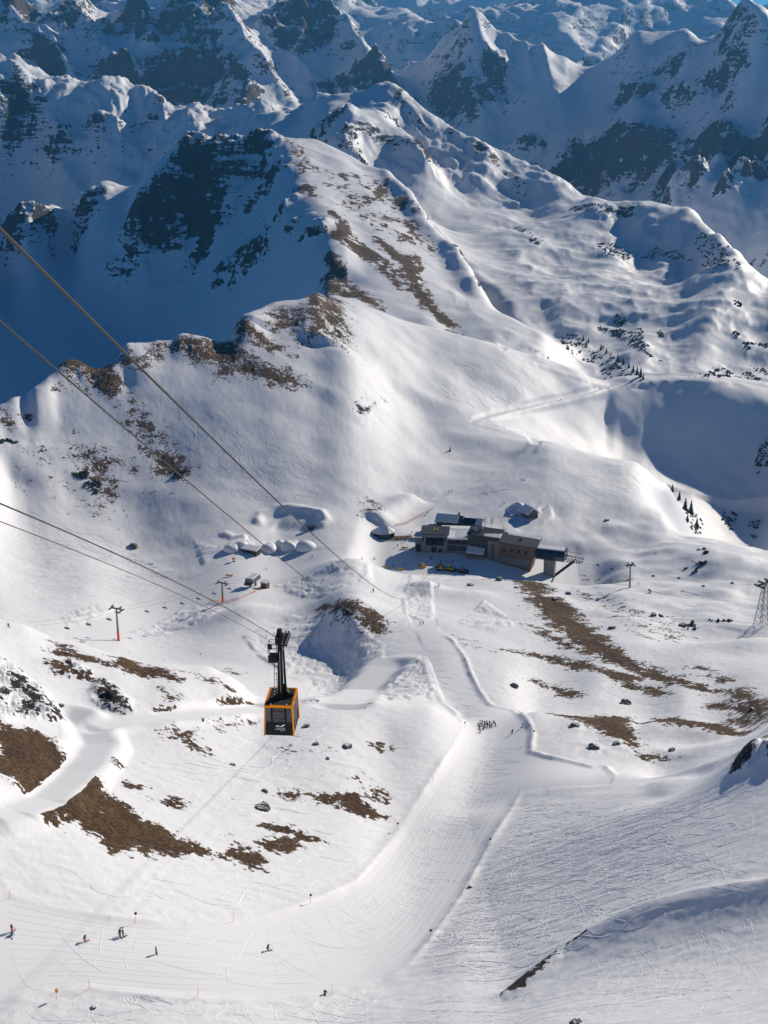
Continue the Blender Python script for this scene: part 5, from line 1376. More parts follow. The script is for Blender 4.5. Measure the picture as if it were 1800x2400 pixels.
# skiers on the foreground run
person(P5(52,1446), 'stand', C_BRN, C_RED, C_RED, 'person standing in brown jacket and red trousers at the left edge', R(-30), 'ski', None, .98, 'red')
person(P5(52,1462), 'sit', C_TEAL, C_NAVY, C_NAVY, 'person in teal sitting in the snow at the left edge', R(150), 'board')
person(P5(366,1488), 'ski', C_NAVY, C_RED, C_NAVY, 'skier in blue jacket and red trousers on the lower run', R(-60), 'ski', None, 1.0, 'red')
person(P5(519,1466), 'stand', C_BLACK, C_BLACK, C_BLACK, 'left of two skiers in black stopped close together', R(40))
person(P5(532,1468), 'stand', C_BLACK, C_GREY, C_BLACK, 'right of two skiers in black stopped close together', R(-50))
person(P5(675,1542), 'stand', C_OLIVE, C_BRN, C_BLACK, 'snowboarder in olive jacket in the middle of the lower run', R(-90), 'board', None, 1.0)
person(P5(1157,1527), 'ski', C_BLACK, C_NAVY, C_NAVY, 'skier in dark clothes crouching below the hanging cabin', R(-75), 'ski', None, 1.0)
person(P5(1405,1715), 'sit', C_NAVY, C_NAVY, C_BLACK, 'person in navy sitting by the pole at the bottom of the run', R(170), 'board')
person(P5(38,130), 'ski', C_BLACK, C_GREEN, C_RED, 'skier in green trousers on the crest of the left hill', R(60), 'ski')
# ski class on the run
cols = [C_BLACK, C_RED, C_NAVY, C_BLACK, C_GREEN, C_GREY, C_PINK, C_BLACK, C_NAVY, C_ORA, C_BLACK, C_TEAL, C_BLACK, C_GREY, C_RED, C_BLACK]
cn = {'cloth_black': 'black', 'cloth_red': 'red', 'cloth_navy': 'navy', 'cloth_green': 'green', 'cloth_grey': 'grey', 'cloth_pink': 'pink', 'cloth_orange': 'orange', 'cloth_teal': 'teal', 'cloth_brown': 'brown', 'cloth_white': 'white', 'cloth_sand': 'sand', 'cloth_blue': 'blue', 'cloth_olive': 'olive'}
cls = [(408,556),(415,548),(424,546),(423,558),(434,550),(436,562),(444,548),(447,560),(456,550),(458,562),(412,570),(430,572),(474,545),(480,556),(415,586),(466,556)]
for k, (x, y) in enumerate(cls):
    j = cols[k]
    person(P6(x, y + 2), 'stand' if k % 3 else 'ski', j, [C_BLACK, C_NAVY, C_GREY][k % 3], [C_BLACK, C_GREY, C_RED][(k * 7) % 3],
           '%s jacketed skier, %s from the left in the ski class gathered on the run' % (cn[j.name], ORD[k] if k < 12 else 'far right') if k < 12 else '%s jacketed skier at the %s of the ski class' % (cn[j.name], ['right edge', 'far right end', 'lower left', 'right middle'][k - 12]),
           R(random.uniform(0, 360)), 'ski', 'ski class gathered on the run')
person(P6(554,590), 'stand', C_BLACK, C_BLACK, C_BLACK, 'skier in black standing between the ski class and the snow wall', R(20))
person(P6(600,563), 'stand', C_GREY, C_BLACK, C_BLACK, 'skier in grey standing right beside the snow wall', R(80))
person(P6(157,120), 'walk', C_BLACK, C_BLACK, C_BLACK, 'left of two dark walkers on the run below the station', R(10), None)
person(P6(170,118), 'walk', C_NAVY, C_BLACK, C_BLACK, 'right of two dark walkers on the run below the station', R(-10), None)
# people on the station terrace (crop 12)
TER = [(243,560),(318,553),(242,592),(112,508),(223,498),(498,508),(508,508),(588,520),(613,530),(648,528),(660,530),(378,445),(360,350),(330,385),(272,420),(312,437),(25,510),(104,738),(557,695),(372,328),(480,195),(466,205)]
where = ['between the two orange banners', 'right of the orange banners', 'below the two orange banners', 'left on the terrace in the shade', 'alone in the station shadow', 'left of a pair before the garage', 'right of a pair before the garage',
         'beside the tall machine', 'right of the tall machine', 'left of a pair by the kiosk', 'right of a pair by the kiosk', 'at the left wing of the station', 'below the terrace tables', 'on the snow below the pavilion terrace', 'midway between pavilion and portal',
         'at the edge of the station shadow', 'at the far left of the station shadow', 'on the piste far below the pavilion', 'on the narrow track below the machines', 'right end of the terrace tables', 'upper one along the red net', 'lower one along the red net']
for k, (x, y) in enumerate(TER):
    j = [C_BLACK, C_NAVY, C_GREY, C_BRN, C_RED, C_BLACK][k % 6]
    person(spot(12, x, y), 'walk' if k % 2 else 'stand', j, C_BLACK, C_BLACK, 'person in %s %s' % (cn[j.name], where[k]), R(37 * k), 'ski' if k % 3 == 0 else None, 'people on the station terrace', 1.12)
for k in range(9):
    q = pv_.matrix_basis @ Vector((7.8 + (k % 5) * 2.3, -2.4 + (k // 5) * 3.1, -.1))
    j = [C_BLACK, C_RED, C_NAVY, C_SAND, C_WHT, C_GREY, C_ORA, C_BLUE, C_BLACK][k]
    person(q, 'stand', j, C_BLACK, [C_SAND, C_BLACK, C_BRN][k % 3], '%s clothed guest, %s along the sun terrace of the pavilion' % (cn[j.name], ORD[k]), R(60 * k), None, 'guests on the sun terrace')
# walkers on the winter paths (crop 4)
PW = [(278,840,'left of a pair on the path start above the station'),(291,838,'right of a pair on the path start above the station'),(512,888,'left of a pair behind the restaurant'),(520,889,'right of a pair behind the restaurant'),(673,893,'left of a pair by the hut'),(706,903,'right of a pair by the hut'),
      (763,441,'alone halfway up the saddle path'),(580,479,'alone low on the saddle path'),(968,388,'lower of a pair near the saddle'),(978,384,'upper of a pair near the saddle'),(990,376,'at the path junction on the saddle'),(1345,344,'first of a row on the saddle crest'),(1375,345,'second of a row on the saddle crest'),
      (1400,346,'third of a row on the saddle crest'),(1318,344,'leading the row on the saddle crest'),(372,524,'at the lower bend of the saddle path'),(465,184,'high on the ridge path')]
for k, (x, y, lb) in enumerate(PW):
    person(spot(4, x, y), 'walk', [C_BLACK, C_NAVY, C_BRN][k % 3], C_BLACK, C_BLACK, 'dark clothed walker %s' % lb, R(25 * k), None, 'walkers on the winter paths', 1.15)
for k, (x, y, lb) in enumerate(((1272,978,'skier standing inside the snow ring by the snow domes'), (1349,1120,'skier gliding right of the snow domes'), (1150,1170,'skier by the orange flag above the chairlift'), (1612,1265,'skier on the run left of the mound'), (1100,1205,'left of two skiers queuing at the chairlift terminal'), (1118,1203,'right of two skiers queuing at the chairlift terminal'))):
    person(spot(3, x, y), 'stand', [C_BLACK, C_NAVY, C_ORA][k % 3], C_BLACK, C_BLACK, lb, R(50 * k), 'ski', 'skiers around the chairlift', 1.1)
# riders on three of the left chairs
for k, i in enumerate((0, 1, 2)):
    c = LEFTC[i]
    for s_ in (-1, 1):
        q = c + Vector((math.cos(lz) * s_ * .55, math.sin(lz) * s_ * .55, -3.0))
        person(q, 'sit', [C_BLACK, C_NAVY, C_GREY][(k + s_) % 3], C_BLACK, C_BLACK, '%s rider on the %s chair of the left chairlift' % ('near' if s_ < 0 else 'far', ORD[i]), lz, None, 'riders on the left chairlift')
# passengers in the cabin
for k, (x_, y_, j) in enumerate(((-.9, -1.2, C_PINK), (-.2, -1.1, C_GREY), (.35, -1.2, C_BLACK), (.9, -1.15, C_BLUE), (.1, .2, C_NAVY), (-.6, .6, C_BLACK))):
    q = CAB + Vector((math.cos(yaw) * x_ - math.sin(yaw) * y_, math.sin(yaw) * x_ + math.cos(yaw) * y_, zb + .1))
    person(q, 'stand', j, C_BLACK, [C_SAND, C_BRN, C_BLACK][k % 3], 'passenger in %s behind the %s of the cabin' % (cn[j.name], ['left front window', 'left half of the middle window', 'right half of the middle window', 'right front window', 'glass in the centre', 'glass at the rear left'][k]), R(180 + 30 * k), None, 'passengers in the cabin')

# ------------------------------------------------------------------ piste markers
PM = MB().tube([(0, 0, -.5), (.06, 0, 2.0)], .035, 5).mesh('pole', M_ORANGE)
PD = MB().tube([(.06, -.04, 2.05), (.06, .04, 2.05)], .28, 10).mesh('marker_disc', M_DARK)
PY = MB().box(-.22, .26, -.02, .02, 1.3, 2.1).mesh('marker_plate', M_YELLOW)
MARK = [(5,40,1300,0,'upper edge of the lower run, far left'),(5,586,1405,1,'upper edge of the lower run below the brown patch'),(5,1010,1402,0,'upper edge of the lower run, under the cabin'),(5,1342,1322,1,'where the lower run bends uphill'),(5,387,1693,0,'lower edge of the run, left of centre'),
 (5,853,1726,0,'lower edge of the run, centre'),(5,1433,1713,0,'lower edge of the run beside the sitting person'),(5,246,1736,2,'lower left corner'),(5,400,218,0,'left hill crest below the chairlift tower'),(5,555,246,0,'left hill crest right of the chairlift tower'),(5,707,281,0,'valley run behind the left hill'),(5,865,262,1,'valley run left of the cabin arm'),
 (5,315,190,0,'crest left of the chairlift tower'),(5,158,130,0,'crest at the far left'),(6,57,1006,1,'left edge of the long run, lower third'),(6,208,796,0,'left edge of the long run, middle'),(6,457,1076,1,'right edge of the long run, upper part'),(6,335,1292,0,'right edge of the long run, middle'),(6,196,1476,1,'right edge of the long run, lower part'),
 (6,580,851,0,'top of the right edge of the long run'),(6,645,602,1,'beside the snow wall bend'),(6,347,566,1,'left edge of the run opposite the ski class'),(6,312,492,0,'above the ski class on the left edge'),(6,155,246,0,'left edge of the upper run'),(6,415,402,0,'right edge of the upper run, lower'),(6,362,292,0,'right edge of the upper run, upper'),(6,462,456,0,'snow wall above the ski class'),
 (3,720,1258,0,'beside the chairlift track'),(3,1105,1405,0,'near the mound left of the cabin arm'),(3,1185,1330,0,'below the chairlift terminal'),(3,1475,1320,2,'left of the brown mound')]
for c, x, y, kd, lb in MARK:
    t = thing('piste_marker', ['plain orange pole at %s', 'orange pole with dark disc at %s', 'pole with yellow plate at %s'][kd] % lb, 'marker pole', spot(c, x, y), random.uniform(-.6, .6), 'piste markers')
    t.rotation_euler[1] = random.uniform(-.05, .14)
    put('pole', PM, t)
    if kd == 1: put('marker_disc', PD, t)
    if kd == 2: put('marker_plate', PY, t)

# ------------------------------------------------------------------ banners, nets, machines
BN = MB().box(-2.1, 2.1, -.05, .05, .2, 1.1).mesh('banner', M_YELLOW)
for c, x, y, lb in ((12,188,566,'left of the two on the terrace snow'),(12,294,577,'right of the two on the terrace snow'),(12,440,566,'low one beside the small machine'),(3,990,1200,'above the chairlift terminal'),(12,322,432,'small one in the station shadow')):
    t = thing('barrier_banner', 'orange yellow barrier banner, %s' % lb, 'banner', spot(c, x, y), R(-8), 'barrier banners')
    put('banner', BN, t)
    for s_ in (-1.9, 1.9): MB().tube([(s_, .1, -.4), (s_, .1, 1.3)], .05, 5).build('post', M_DARK, t)
netm = NT('safety_net'); tcn = netm.n('ShaderNodeTexCoord'); netm.b.inputs['Base Color'].default_value = (.72, .22, .16, 1); netm.b.inputs['Alpha'].default_value = .42
def net(pix, h, label):
    P = [S.hit(*q) for q in pix]
    t = thing('safety_net', label, 'net', P[0], 0, 'red safety nets')
    Q = [q - P[0] for q in P]
    m = MB(); mp = MB()
    for a, b in zip(Q[:-1], Q[1:]):
        k = len(m.v)
        m.v += [tuple(a), tuple(b), (b.x, b.y, b.z + h), (a.x, a.y, a.z + h)]; m.f.append((k, k + 1, k + 2, k + 3))
    m.build('mesh_panel', netm.m, t)
    for q in Q: MB().tube([(q.x, q.y, q.z - .4), (q.x, q.y, q.z + h + .2)], .06, 4).build('post', M_ORANGE, t)
net(px(12, pairs((250,278,290,272,330,263,380,235,440,203,480,182,522,160))), 1.8, 'red safety net running up the snow bank behind the pavilion')
net(px(3, pairs((905,1310,960,1316,1030,1300,1100,1270,1140,1240,1150,1225))), 1.3, 'red safety net around the chairlift terminal')
def snowcat(pos, rz, body, label, crane=False, sc=1.0):
    t = thing('snow_groomer', label, 'snow groomer', pos, rz, 'parked snow groomers'); t.scale = (sc, sc, sc)
    for s_ in (-1, 1):
        MB().prismx([(-2.3, .3), (-1.9, 0), (1.9, 0), (2.4, .45), (2.1, .95), (-2.1, .95)], s_ * 1.75 - .65, s_ * 1.75 + .65).build('track', M_DARK, t)
    MB().box(-1.6, 1.6, -2.2, 2.0, .75, 1.55).build('chassis', body, t)
    MB().hexa([(-1.4,-.3,1.55),(1.4,-.3,1.55),(1.4,2.0,1.55),(-1.4,2.0,1.55)], [(-1.2,-.1,2.95),(1.2,-.1,2.95),(1.2,1.3,2.95),(-1.2,1.3,2.95)]).build('cab', M_GLASS, t)
    MB().box(-1.3, 1.3, -.2, 1.35, 2.95, 3.1).build('cab_roof', body, t)
    MB().hexa([(-2.6,2.9,-.1),(2.6,2.9,-.1),(2.6,3.1,-.1),(-2.6,3.1,-.1)], [(-2.6,3.2,1.2),(2.6,3.2,1.2),(2.6,3.35,1.2),(-2.6,3.35,1.2)]).build('blade', body, t)
    MB().box(-2.4, 2.4, -3.4, -2.5, .0, .6).build('tiller', M_DARK, t)
    if crane:
        MB().box(-.5, .5, -1.6, -.6, 1.55, 2.5).build('winch', body, t)
        MB().tube([(0, -1.1, 2.4), (.1, -.9, 6.6)], .28, 6, .18).build('winch_boom', M_DARK, t)
snowcat(spot(12, 640, 582), R(60), M_YELLOW, 'yellow snow groomer parked before the station', False, 1.0)
snowcat(spot(12, 728, 594), R(75), mat('cat_dark', (.03, .035, .05), .4), 'dark snow groomer parked right of the yellow one', False, 1.0)
snowcat(spot(12, 570, 572), R(5), M_YELLOW, 'orange groomer with upright winch boom before the portal', True, 1.0)
snowcat(spot(12, 443, 556), R(80), M_YELLOW, 'small yellow groomer below the left wing of the station', False, .7)
def snow_gun(pos, rz, label):
    t = thing('snow_cannon', label, 'snow cannon', pos, rz, 'snow cannons')
    MB().tube([(0, -.9, 1.5), (0, .9, 1.8)], .55, 10, .7).build('barrel', M_YELLOW, t)
    MB().tube([(0, 0, -.3), (0, 0, 1.4)], .12, 6).build('stand', M_DARK, t)
    MB().box(-.7, .7, -.7, .7, 0, .2).build('base', M_DARK, t)
snow_gun(spot(4, 1148, 1273), R(40), 'yellow snow cannon on the slope right of the lone tower')
snow_gun(spot(3, 1010, 1135), R(100), 'small yellow snow cannon left of the snow domes')
# low timber shed among the snow heaps
p = spot(3, 1075, 1100)
sh = thing('timber_shed', 'low dark shed half buried between the snow domes', 'shed', p, R(-25))
MB().box(-5, 5, 0, 5, -2, 2.2).build('wall', M_WOOD, sh); MB().hexa([(-5.4,-.5,2.1),(5.4,-.5,2.1),(5.4,5.5,2.6),(-5.4,5.5,2.6)], [(-5.2,-.3,2.7),(5.2,-.3,2.7),(5.2,5.3,3.2),(-5.2,5.3,3.2)]).build('roof_snow', M_SNOWR, sh)
MB().box(-1, 1, -.06, 0, -.5, 1.8).build('door', M_DARK, sh)
p = spot(3, 1345, 1000)
sh = thing('sound_booth', 'small dark booth on the rim of the snow ring', 'booth', p, R(15))
MB().box(-2.4, 2.4, 0, 3, -1.5, 1.9).build('wall', M_WOOD, sh); MB().box(-2.8, 2.8, -.5, 3.4, 1.9, 2.2).build('roof', M_ROOF, sh); MB().box(-1.8, 1.8, -.06, 0, .5, 1.6).build('opening', M_GLASS, sh)

# ------------------------------------------------------------------ snow domes (igloos)
def dome_mesh(seed):
    m = MB(); n, k = 20, 8
    rnd = random.Random(seed)
    for j in range(k):
        a = math.pi / 2 * j / k
        for i in range(n):
            b = 2 * math.pi * i / n; rr = math.cos(a) ** .8 * (1 + .06 * math.sin(3 * b + seed) + .03 * math.sin(7 * b))
            m.v.append((rr * math.cos(b), rr * math.sin(b), math.sin(a) * (1 + .05 * math.sin(2 * b + seed)) - .08))
    m.v.append((0, 0, .92)); t = len(m.v) - 1
    m.f = [(j * n + i, j * n + (i + 1) % n, (j + 1) * n + (i + 1) % n, (j + 1) * n + i) for j in range(k - 1) for i in range(n)] + [((k - 1) * n + i, (k - 1) * n + (i + 1) % n, t) for i in range(n)]
    return m.mesh('snow_dome', M_SNOWR, True)
for k, (x, y, r_, h_, lb) in enumerate(((1000,1085,5.0,3.6,'leftmost snow dome beside the shed'),(1045,1068,4.0,3.2,'small snow dome behind the leftmost one'),(1160,1085,6.0,4.2,'broad snow dome right of the shed'),(1210,1070,4.2,4.2,'narrow snow dome tucked behind the broad one'),(1245,1078,5.0,5.0,'second snow dome from the right, tallest of the row'),(1320,1078,6.2,5.0,'rightmost and widest snow dome below the snow ring'))):
    o = put('snow_dome', dome_mesh(k), None, spot(3, x, y), .7 * k, (r_, r_ * .9, h_)); tag(o, lb, 'snow dome', 'snow domes of the igloo village')

# ------------------------------------------------------------------ boulders
def boulder_mesh(seed):
    bm = bmesh.new(); bmesh.ops.create_icosphere(bm, subdivisions=3, radius=1.0)
    co = np.array([v.co[:] for v in bm.verts])
    rnd = np.random.RandomState(seed)
    for k in range(9):
        nrm = rnd.normal(size=3); nrm /= np.linalg.norm(nrm); d_ = rnd.uniform(.55, .85)
        pr_ = co @ nrm; over = np.clip(pr_ - d_, 0, None); co -= over[:, None] * nrm * .85
    co += .07 * np.sin(co[:, [1, 2, 0]] * 7 + seed) + .04 * np.sin(co[:, [2, 0, 1]] * 15 + seed * 2)
    for v_, c in zip(bm.verts, co): v_.co = c
    me = bpy.data.meshes.new('boulder'); bm.to_mesh(me); bm.free()
    me.materials.append(M_BOULD); return me
g = NT('snow_capped_rock')
nzc = g.noise(.9, 6, .6); nn = g.nz()
rc = g.mix(g.noise(2.2, 6, .65), (.035, .033, .03), (.20, .185, .165))
cap = g.ramp(g.math('ADD', nn, g.math('MULTIPLY', g.math('SUBTRACT', nzc, .5), 1.2)), .84, .93)
g.l(g.mix(cap, rc, SNOW), g.b.inputs['Base Color']); g.b.inputs['Roughness'].default_value = .85
bp = g.n('ShaderNodeBump'); bp.inputs['Distance'].default_value = .15; g.l(nzc, bp.inputs['Height']); g.l(bp.outputs[0], g.b.inputs['Normal'])
M_BOULD = g.m
BM_ = [boulder_mesh(k) for k in range(6)]
BO = [(5,1135,912,2.6,'large pale boulder right of the tall grass slope'),(5,1500,645,2.0,'dark boulder right of the cabin floor'),(5,1145,838,1.1,'small rock above the large pale boulder'),(5,1365,634,1.4,'low rock between cabin and dark boulder'),(5,1415,699,.9,'small rock below the row right of the cabin'),(5,1005,725,1.0,'small rock on the slope left below the cabin'),
 (5,265,467,1.1,'small rock left of the road junction'),(5,402,1775,.7,'small rock near the bottom left edge'),(5,1320,560,1.6,'rock just right of the cabin'),(6,560,385,2.4,'single boulder in the open slope right of the run'),(6,1045,457,2.8,'snow capped boulder in the hollow'),(6,372,1252,.9,'snowball sized rock at the right edge of the run'),
 (6,822,555,2.0,'dark boulder on the brown knoll'),(6,1006,635,1.8,'boulder at the foot of the brown knoll'),(6,905,652,2.2,'boulder casting shade left of the brown knoll'),(6,1243,665,1.6,'boulder in the pebbly hollow'),(6,1590,485,1.6,'boulder in the brown bank at the right edge'),(4,740,1302,2.2,'boulder in the brown slope below the station'),
 (4,797,1275,2.4,'boulder right of the brown slope'),(4,375,1240,2.6,'rock left of the machine track'),(4,497,1218,3.0,'flat rock below the parked groomers'),(4,572,1250,1.6,'small rock at the top of the brown slope'),(4,985,1425,2.4,'boulder in the speckled slope, left'),(4,1165,1370,2.6,'boulder in the speckled slope, top'),(4,1290,1412,2.4,'boulder in the speckled slope, right'),
 (4,962,958,2.4,'dark rock on the hill right of the hut'),(3,580,1072,4.0,'big dark rock alone on the left ridge foot'),(6,830,1842,1.5,'dark rock cut by the bottom edge of the picture')]
for k, (c, x, y, r_, lb) in enumerate(BO):
    p = spot(c, x, y); r_ *= .78
    o = put('boulder', BM_[k % 6], None, (p.x, p.y, p.z + r_ * .12), 1.3 * k, (r_ * 1.15, r_ * .9, r_ * .72)); tag(o, lb, 'boulder', 'boulders on the slopes')

# ------------------------------------------------------------------ fir trees
M_FIR = NT('fir_needles'); M_FIR.l(M_FIR.mix(M_FIR.noise(1.5, 4, .6), (.010, .018, .012), (.035, .055, .03)), M_FIR.b.inputs['Base Color']); M_FIR.b.inputs['Roughness'].default_value = .8; M_FIR = M_FIR.m
M_BARK = mat('bark', (.06, .045, .035), .9)
def fir_mesh(seed):
    rnd = random.Random(seed); m = MB(); H = 1.0
    for tier in range(15):
        z = .06 + .92 * tier / 15; rad = .26 * (1 - z) ** .85 * rnd.uniform(.8, 1.15) + .012
        nb_ = 9 if tier < 10 else 6
        for b in range(nb_):
            a = 2 * math.pi * (b + rnd.random() * .7) / nb_; r_ = rad * rnd.uniform(.65, 1.15); dz = -.30 * r_ - .01; w_ = .11 * r_ + .016
            ca, sa = math.cos(a), math.sin(a)
            tip = (ca * r_, sa * r_, z + dz); l = (ca * r_ * .55 - sa * w_ * 1.6, sa * r_ * .55 + ca * w_ * 1.6, z + dz * .35 - .02); q = (ca * r_ * .55 + sa * w_ * 1.6, sa * r_ * .55 - ca * w_ * 1.6, z + dz * .35 - .02)
            m.add([(0, 0, z + .045), l, tip, q, (ca * r_ * .5, sa * r_ * .5, z + .02)], [(0, 1, 4), (1, 2, 4), (2, 3, 4), (3, 0, 4), (0, 3, 2, 1)])
    m.add([(0, 0, 1.02), (.02, 0, .93), (-.01, .018, .93), (-.01, -.018, .93)], [(0, 1, 2), (0, 2, 3), (0, 3, 1)])
    return m.mesh('crown', M_FIR)
FIRS = [fir_mesh(k) for k in range(4)]
TRK = MB().tube([(0, 0, -.12), (0, 0, .9)], .022, 6, .006).mesh('trunk', M_BARK)
FT = [(11,460,962,8.5),(11,495,975,8.0),(11,575,1025,9.0),(11,612,1045,8.0),(11,685,1098,11.0),(11,720,1118,10.5),(11,757,1138,8.5),(11,785,1165,9.5),(11,810,1182,10.0),(11,832,1200,12.5),(11,850,1212,7.0),(11,480,985,6.5),(4,1245,832,8.5),(4,1300,915,14.0),(4,1325,930,15.0),(4,1275,868,10.0),(4,1350,990,11.0),(4,1310,965,9.0),(4,285,658,5.0)]
for k, (c, x, y, h_) in enumerate(FT):
    lb = ('%s fir from the upper left on the wooded spur behind the saddle' % ORD[k]) if k < 12 else ['uppermost small fir at the shaded gully', 'tall fir left of its twin in the shaded gully', 'tallest fir in the shaded gully', 'fir between the rim and the tall pair in the gully', 'lowest fir in the shaded gully', 'fir just below the tall pair in the gully', 'single small fir on the open slope left of the hairpin path'][k - 12]
    t = thing('fir_tree', 'dark ' + lb, 'fir tree', spot(c, x, y), 2.1 * k, 'fir trees'); t.scale = (h_ * .82, h_ * .82, h_ * .82)
    put('trunk', TRK, t); put('crown', FIRS[k % 4], t)

# ------------------------------------------------------------------ dwarf pine scrub
SCRUB = [(11,90,(480,350,620,320,760,390,760,440,660,430,560,380)),(11,170,(1170,340,1240,260,1330,330,1480,500,1300,500,1240,480,1250,400)),(11,60,(830,430,920,360,1040,380,1230,410,1180,440,900,430)),
 (11,190,(330,930,440,930,560,1000,700,1100,780,1180,740,1210,560,1100,400,1060,330,990)),(11,190,(550,890,700,780,760,880,850,980,990,1110,900,1070,780,1000,640,900)),(11,260,(1200,1190,1300,1140,1659,1140,1659,1175,1400,1205)),
 (11,14,(1420,700,1480,720,1470,760,1430,740)),(11,14,(1430,900,1470,910,1460,940)),(11,20,(1500,980,1560,980,1540,1030)),(11,20,(1570,980,1659,980,1640,1020)),(11,14,(930,880,990,910,960,950)),(11,14,(810,880,850,890,840,950)),(11,30,(0,240,100,245,190,360,120,320)),
 (4,60,(1580,680,1640,610,1659,610,1659,740,1600,760)),(4,50,(1280,880,1340,900,1380,1000,1330,1010)),(4,40,(1440,930,1520,920,1500,1000)),(4,25,(1580,970,1620,960,1600,1040)),(4,22,(1345,1090,1400,1080,1380,1110)),(4,22,(1330,1130,1390,1130,1380,1160)),(4,10,(1290,1165,1350,1160,1340,1190)),
 (4,30,(1200,1370,1340,1400,1330,1430,1220,1400)),(4,20,(1400,1385,1520,1395,1500,1400)),(4,8,(1530,1400,1570,1400,1560,1415)),(11,40,(360,100,520,80,640,110,500,140)),(3,26,(0,605,60,612,60,640,0,640)),(3,40,(320,730,360,730,380,770,330,770)),(3,40,(360,800,430,790,420,840,370,835)),(3,30,(720,740,800,740,800,780,730,770)),(10,20,(1390,20,1480,130,1460,180,1400,130)),(10,16,(270,640,310,640,300,670))]
rng = random.Random(5); sv_ = MB()
def clump(p, r_):
    for k in range(5):
        a = rng.uniform(0, 6.28); d_ = r_ * rng.uniform(0, .7); c = Vector((p.x + math.cos(a) * d_, p.y + math.sin(a) * d_, p.z)); h_ = r_ * rng.uniform(.5, 1.0); w_ = r_ * rng.uniform(.35, .6)
        sv_.add([c + Vector((math.cos(b) * w_, math.sin(b) * w_, -.3 + rng.uniform(0, .3) * h_)) for b in (0, 1.26, 2.5, 3.8, 5.0)] + [c + Vector((rng.uniform(-.3, .3) * w_, rng.uniform(-.3, .3) * w_, h_))], [(0, 1, 5), (1, 2, 5), (2, 3, 5), (3, 4, 5), (4, 0, 5)])
for c, n_, t in SCRUB:
    poly = plan(S, px(c, pairs(t))); xs = [a for a, b in poly]; ys = [b for a, b in poly]; k = 0; tries = 0
    while k < n_ and tries < n_ * 12:
        tries += 1; x_, y_ = rng.uniform(min(xs), max(xs)), rng.uniform(min(ys), max(ys))
        if poly_sdf(np.array([[x_]]), np.array([[y_]]), poly)[0, 0] > -1.5 and perlin(np.array([x_ / 12.]), np.array([y_ / 20.]), 3)[0] > -.15:
            clump(Vector((x_, y_, ground(x_, y_))), rng.uniform(1.0, 2.3) * (y_ / 1300) ** .7); k += 1
tag(sv_.build('dwarf_pine_scrub', M_FIR), 'dark dwarf pine scrub scattered over the rocky slopes', 'scrub', None, 'stuff')
# ------------------------------------------------------------------ ski tracks: low ridges of turned-up snow
gx, gy = S.slope()
def sample(A, x, y):
    a = x / y; l = np.log(y)
    j = np.clip(np.searchsorted(S.az, a) - 1, 0, len(S.az) - 2); i = np.clip(np.searchsorted(S.lny, l) - 1, 0, len(S.lny) - 2)
    return A[i, j]
NR = np.random.RandomState(3)
g = NT('track_snow'); g.b.inputs['Base Color'].default_value = (*SNOW, 1); g.b.inputs['Roughness'].default_value = .65; g.b.inputs['Specular IOR Level'].default_value = .25
M_TRK = g.m
def tracks(label, crop, t, n, kind, L, w_, h_, swing=(.9, 1.3), lam=(14, 28), drift=0.0):
    n = int(n * .9)
    poly = plan(S, px(crop, pairs(t)) if crop else pairs(t), False)
    xs = np.array([a for a, b in poly]); ys = np.array([b for a, b in poly])
    X0 = []; 
    while len(X0) < n:
        q = NR.uniform([xs.min(), ys.min()], [xs.max(), ys.max()], (n * 4, 2))
        ok = poly_sdf(q[:, 0], q[:, 1], poly) > 0
        X0 += list(q[ok])
    P = np.array(X0[:n]); ds = max(w_ * 2.2, 1.0); ns = int(L / ds)
    ph = NR.uniform(0, 6.28, n); la = NR.uniform(*lam, n); A = NR.uniform(*swing, n) * NR.choice([-1, 1], n); dr = drift + NR.normal(0, .25, n)
    pts = [P.copy()]
    stop = NR.uniform(.35, 1.0, n) * ns
    for k in range(ns):
        x, y = P[:, 0], P[:, 1]
        fa = np.arctan2(-sample(gy, x, y), -sample(gx, x, y))
        if kind == 'turn': hd = fa + A * np.sin(ph + 6.283 * k * ds / la) + dr * .4
        else: hd = fa + A * (1.15 - .5 * k / ns) + .25 * np.sin(ph + k * ds / la)
        P = P + ds * np.stack([np.cos(hd), np.sin(hd)], -1)
        pts.append(P.copy())
    pts = np.array(pts)
    V = []; F = []
    inside = (poly_sdf(pts[:, :, 0], pts[:, :, 1], poly) > -2 * w_) & (sample(grass, pts[:, :, 0], pts[:, :, 1]) < -.35)
    for q in range(n):
        m = int(stop[q]); io = np.nonzero(~inside[:m, q])[0]
        if len(io): m = int(io[0])
        if m < 5: continue
        p = pts[:m, q]; d = np.gradient(p, axis=0); nn_ = np.stack([-d[:, 1], d[:, 0]], -1); nn_ /= np.linalg.norm(nn_, axis=1)[:, None] + 1e-9
        hh = h_ * NR.uniform(.5, 1.2) * (.45 + .55 * np.abs(np.sin(np.arange(m) * ds / la[q] * 6.283 / 2 + ph[q]))) * np.minimum(1, np.minimum(np.arange(m), np.arange(m)[::-1]) / 3 + .1)
        ww = w_ * NR.uniform(.7, 1.3); sk = NR.choice([-.35, .35])
        o = len(V)
        for off, up in ((-1, 0), (sk, 1), (1, 0)):
            xy = p + nn_ * ww * off
            z = S.z(xy[:, 0], xy[:, 1]) + (hh if up else -.04)
            V += list(zip(xy[:, 0], xy[:, 1], z))
        for k in range(m - 1):
            F += [(o + k, o + k + 1, o + m + k + 1, o + m + k), (o + m + k, o + m + k + 1, o + 2 * m + k + 1, o + 2 * m + k)]
    mb = MB(); mb.v = V; mb.f = F
    return tag(mb.build('ski_tracks', M_TRK), label, 'ski tracks', None, 'stuff')
RS = (600,900,900,880,1300,850,1659,790,1659,1300,1350,1370,1000,1455,860,1515,520,1700,120,1620,340,1310,470,1090)
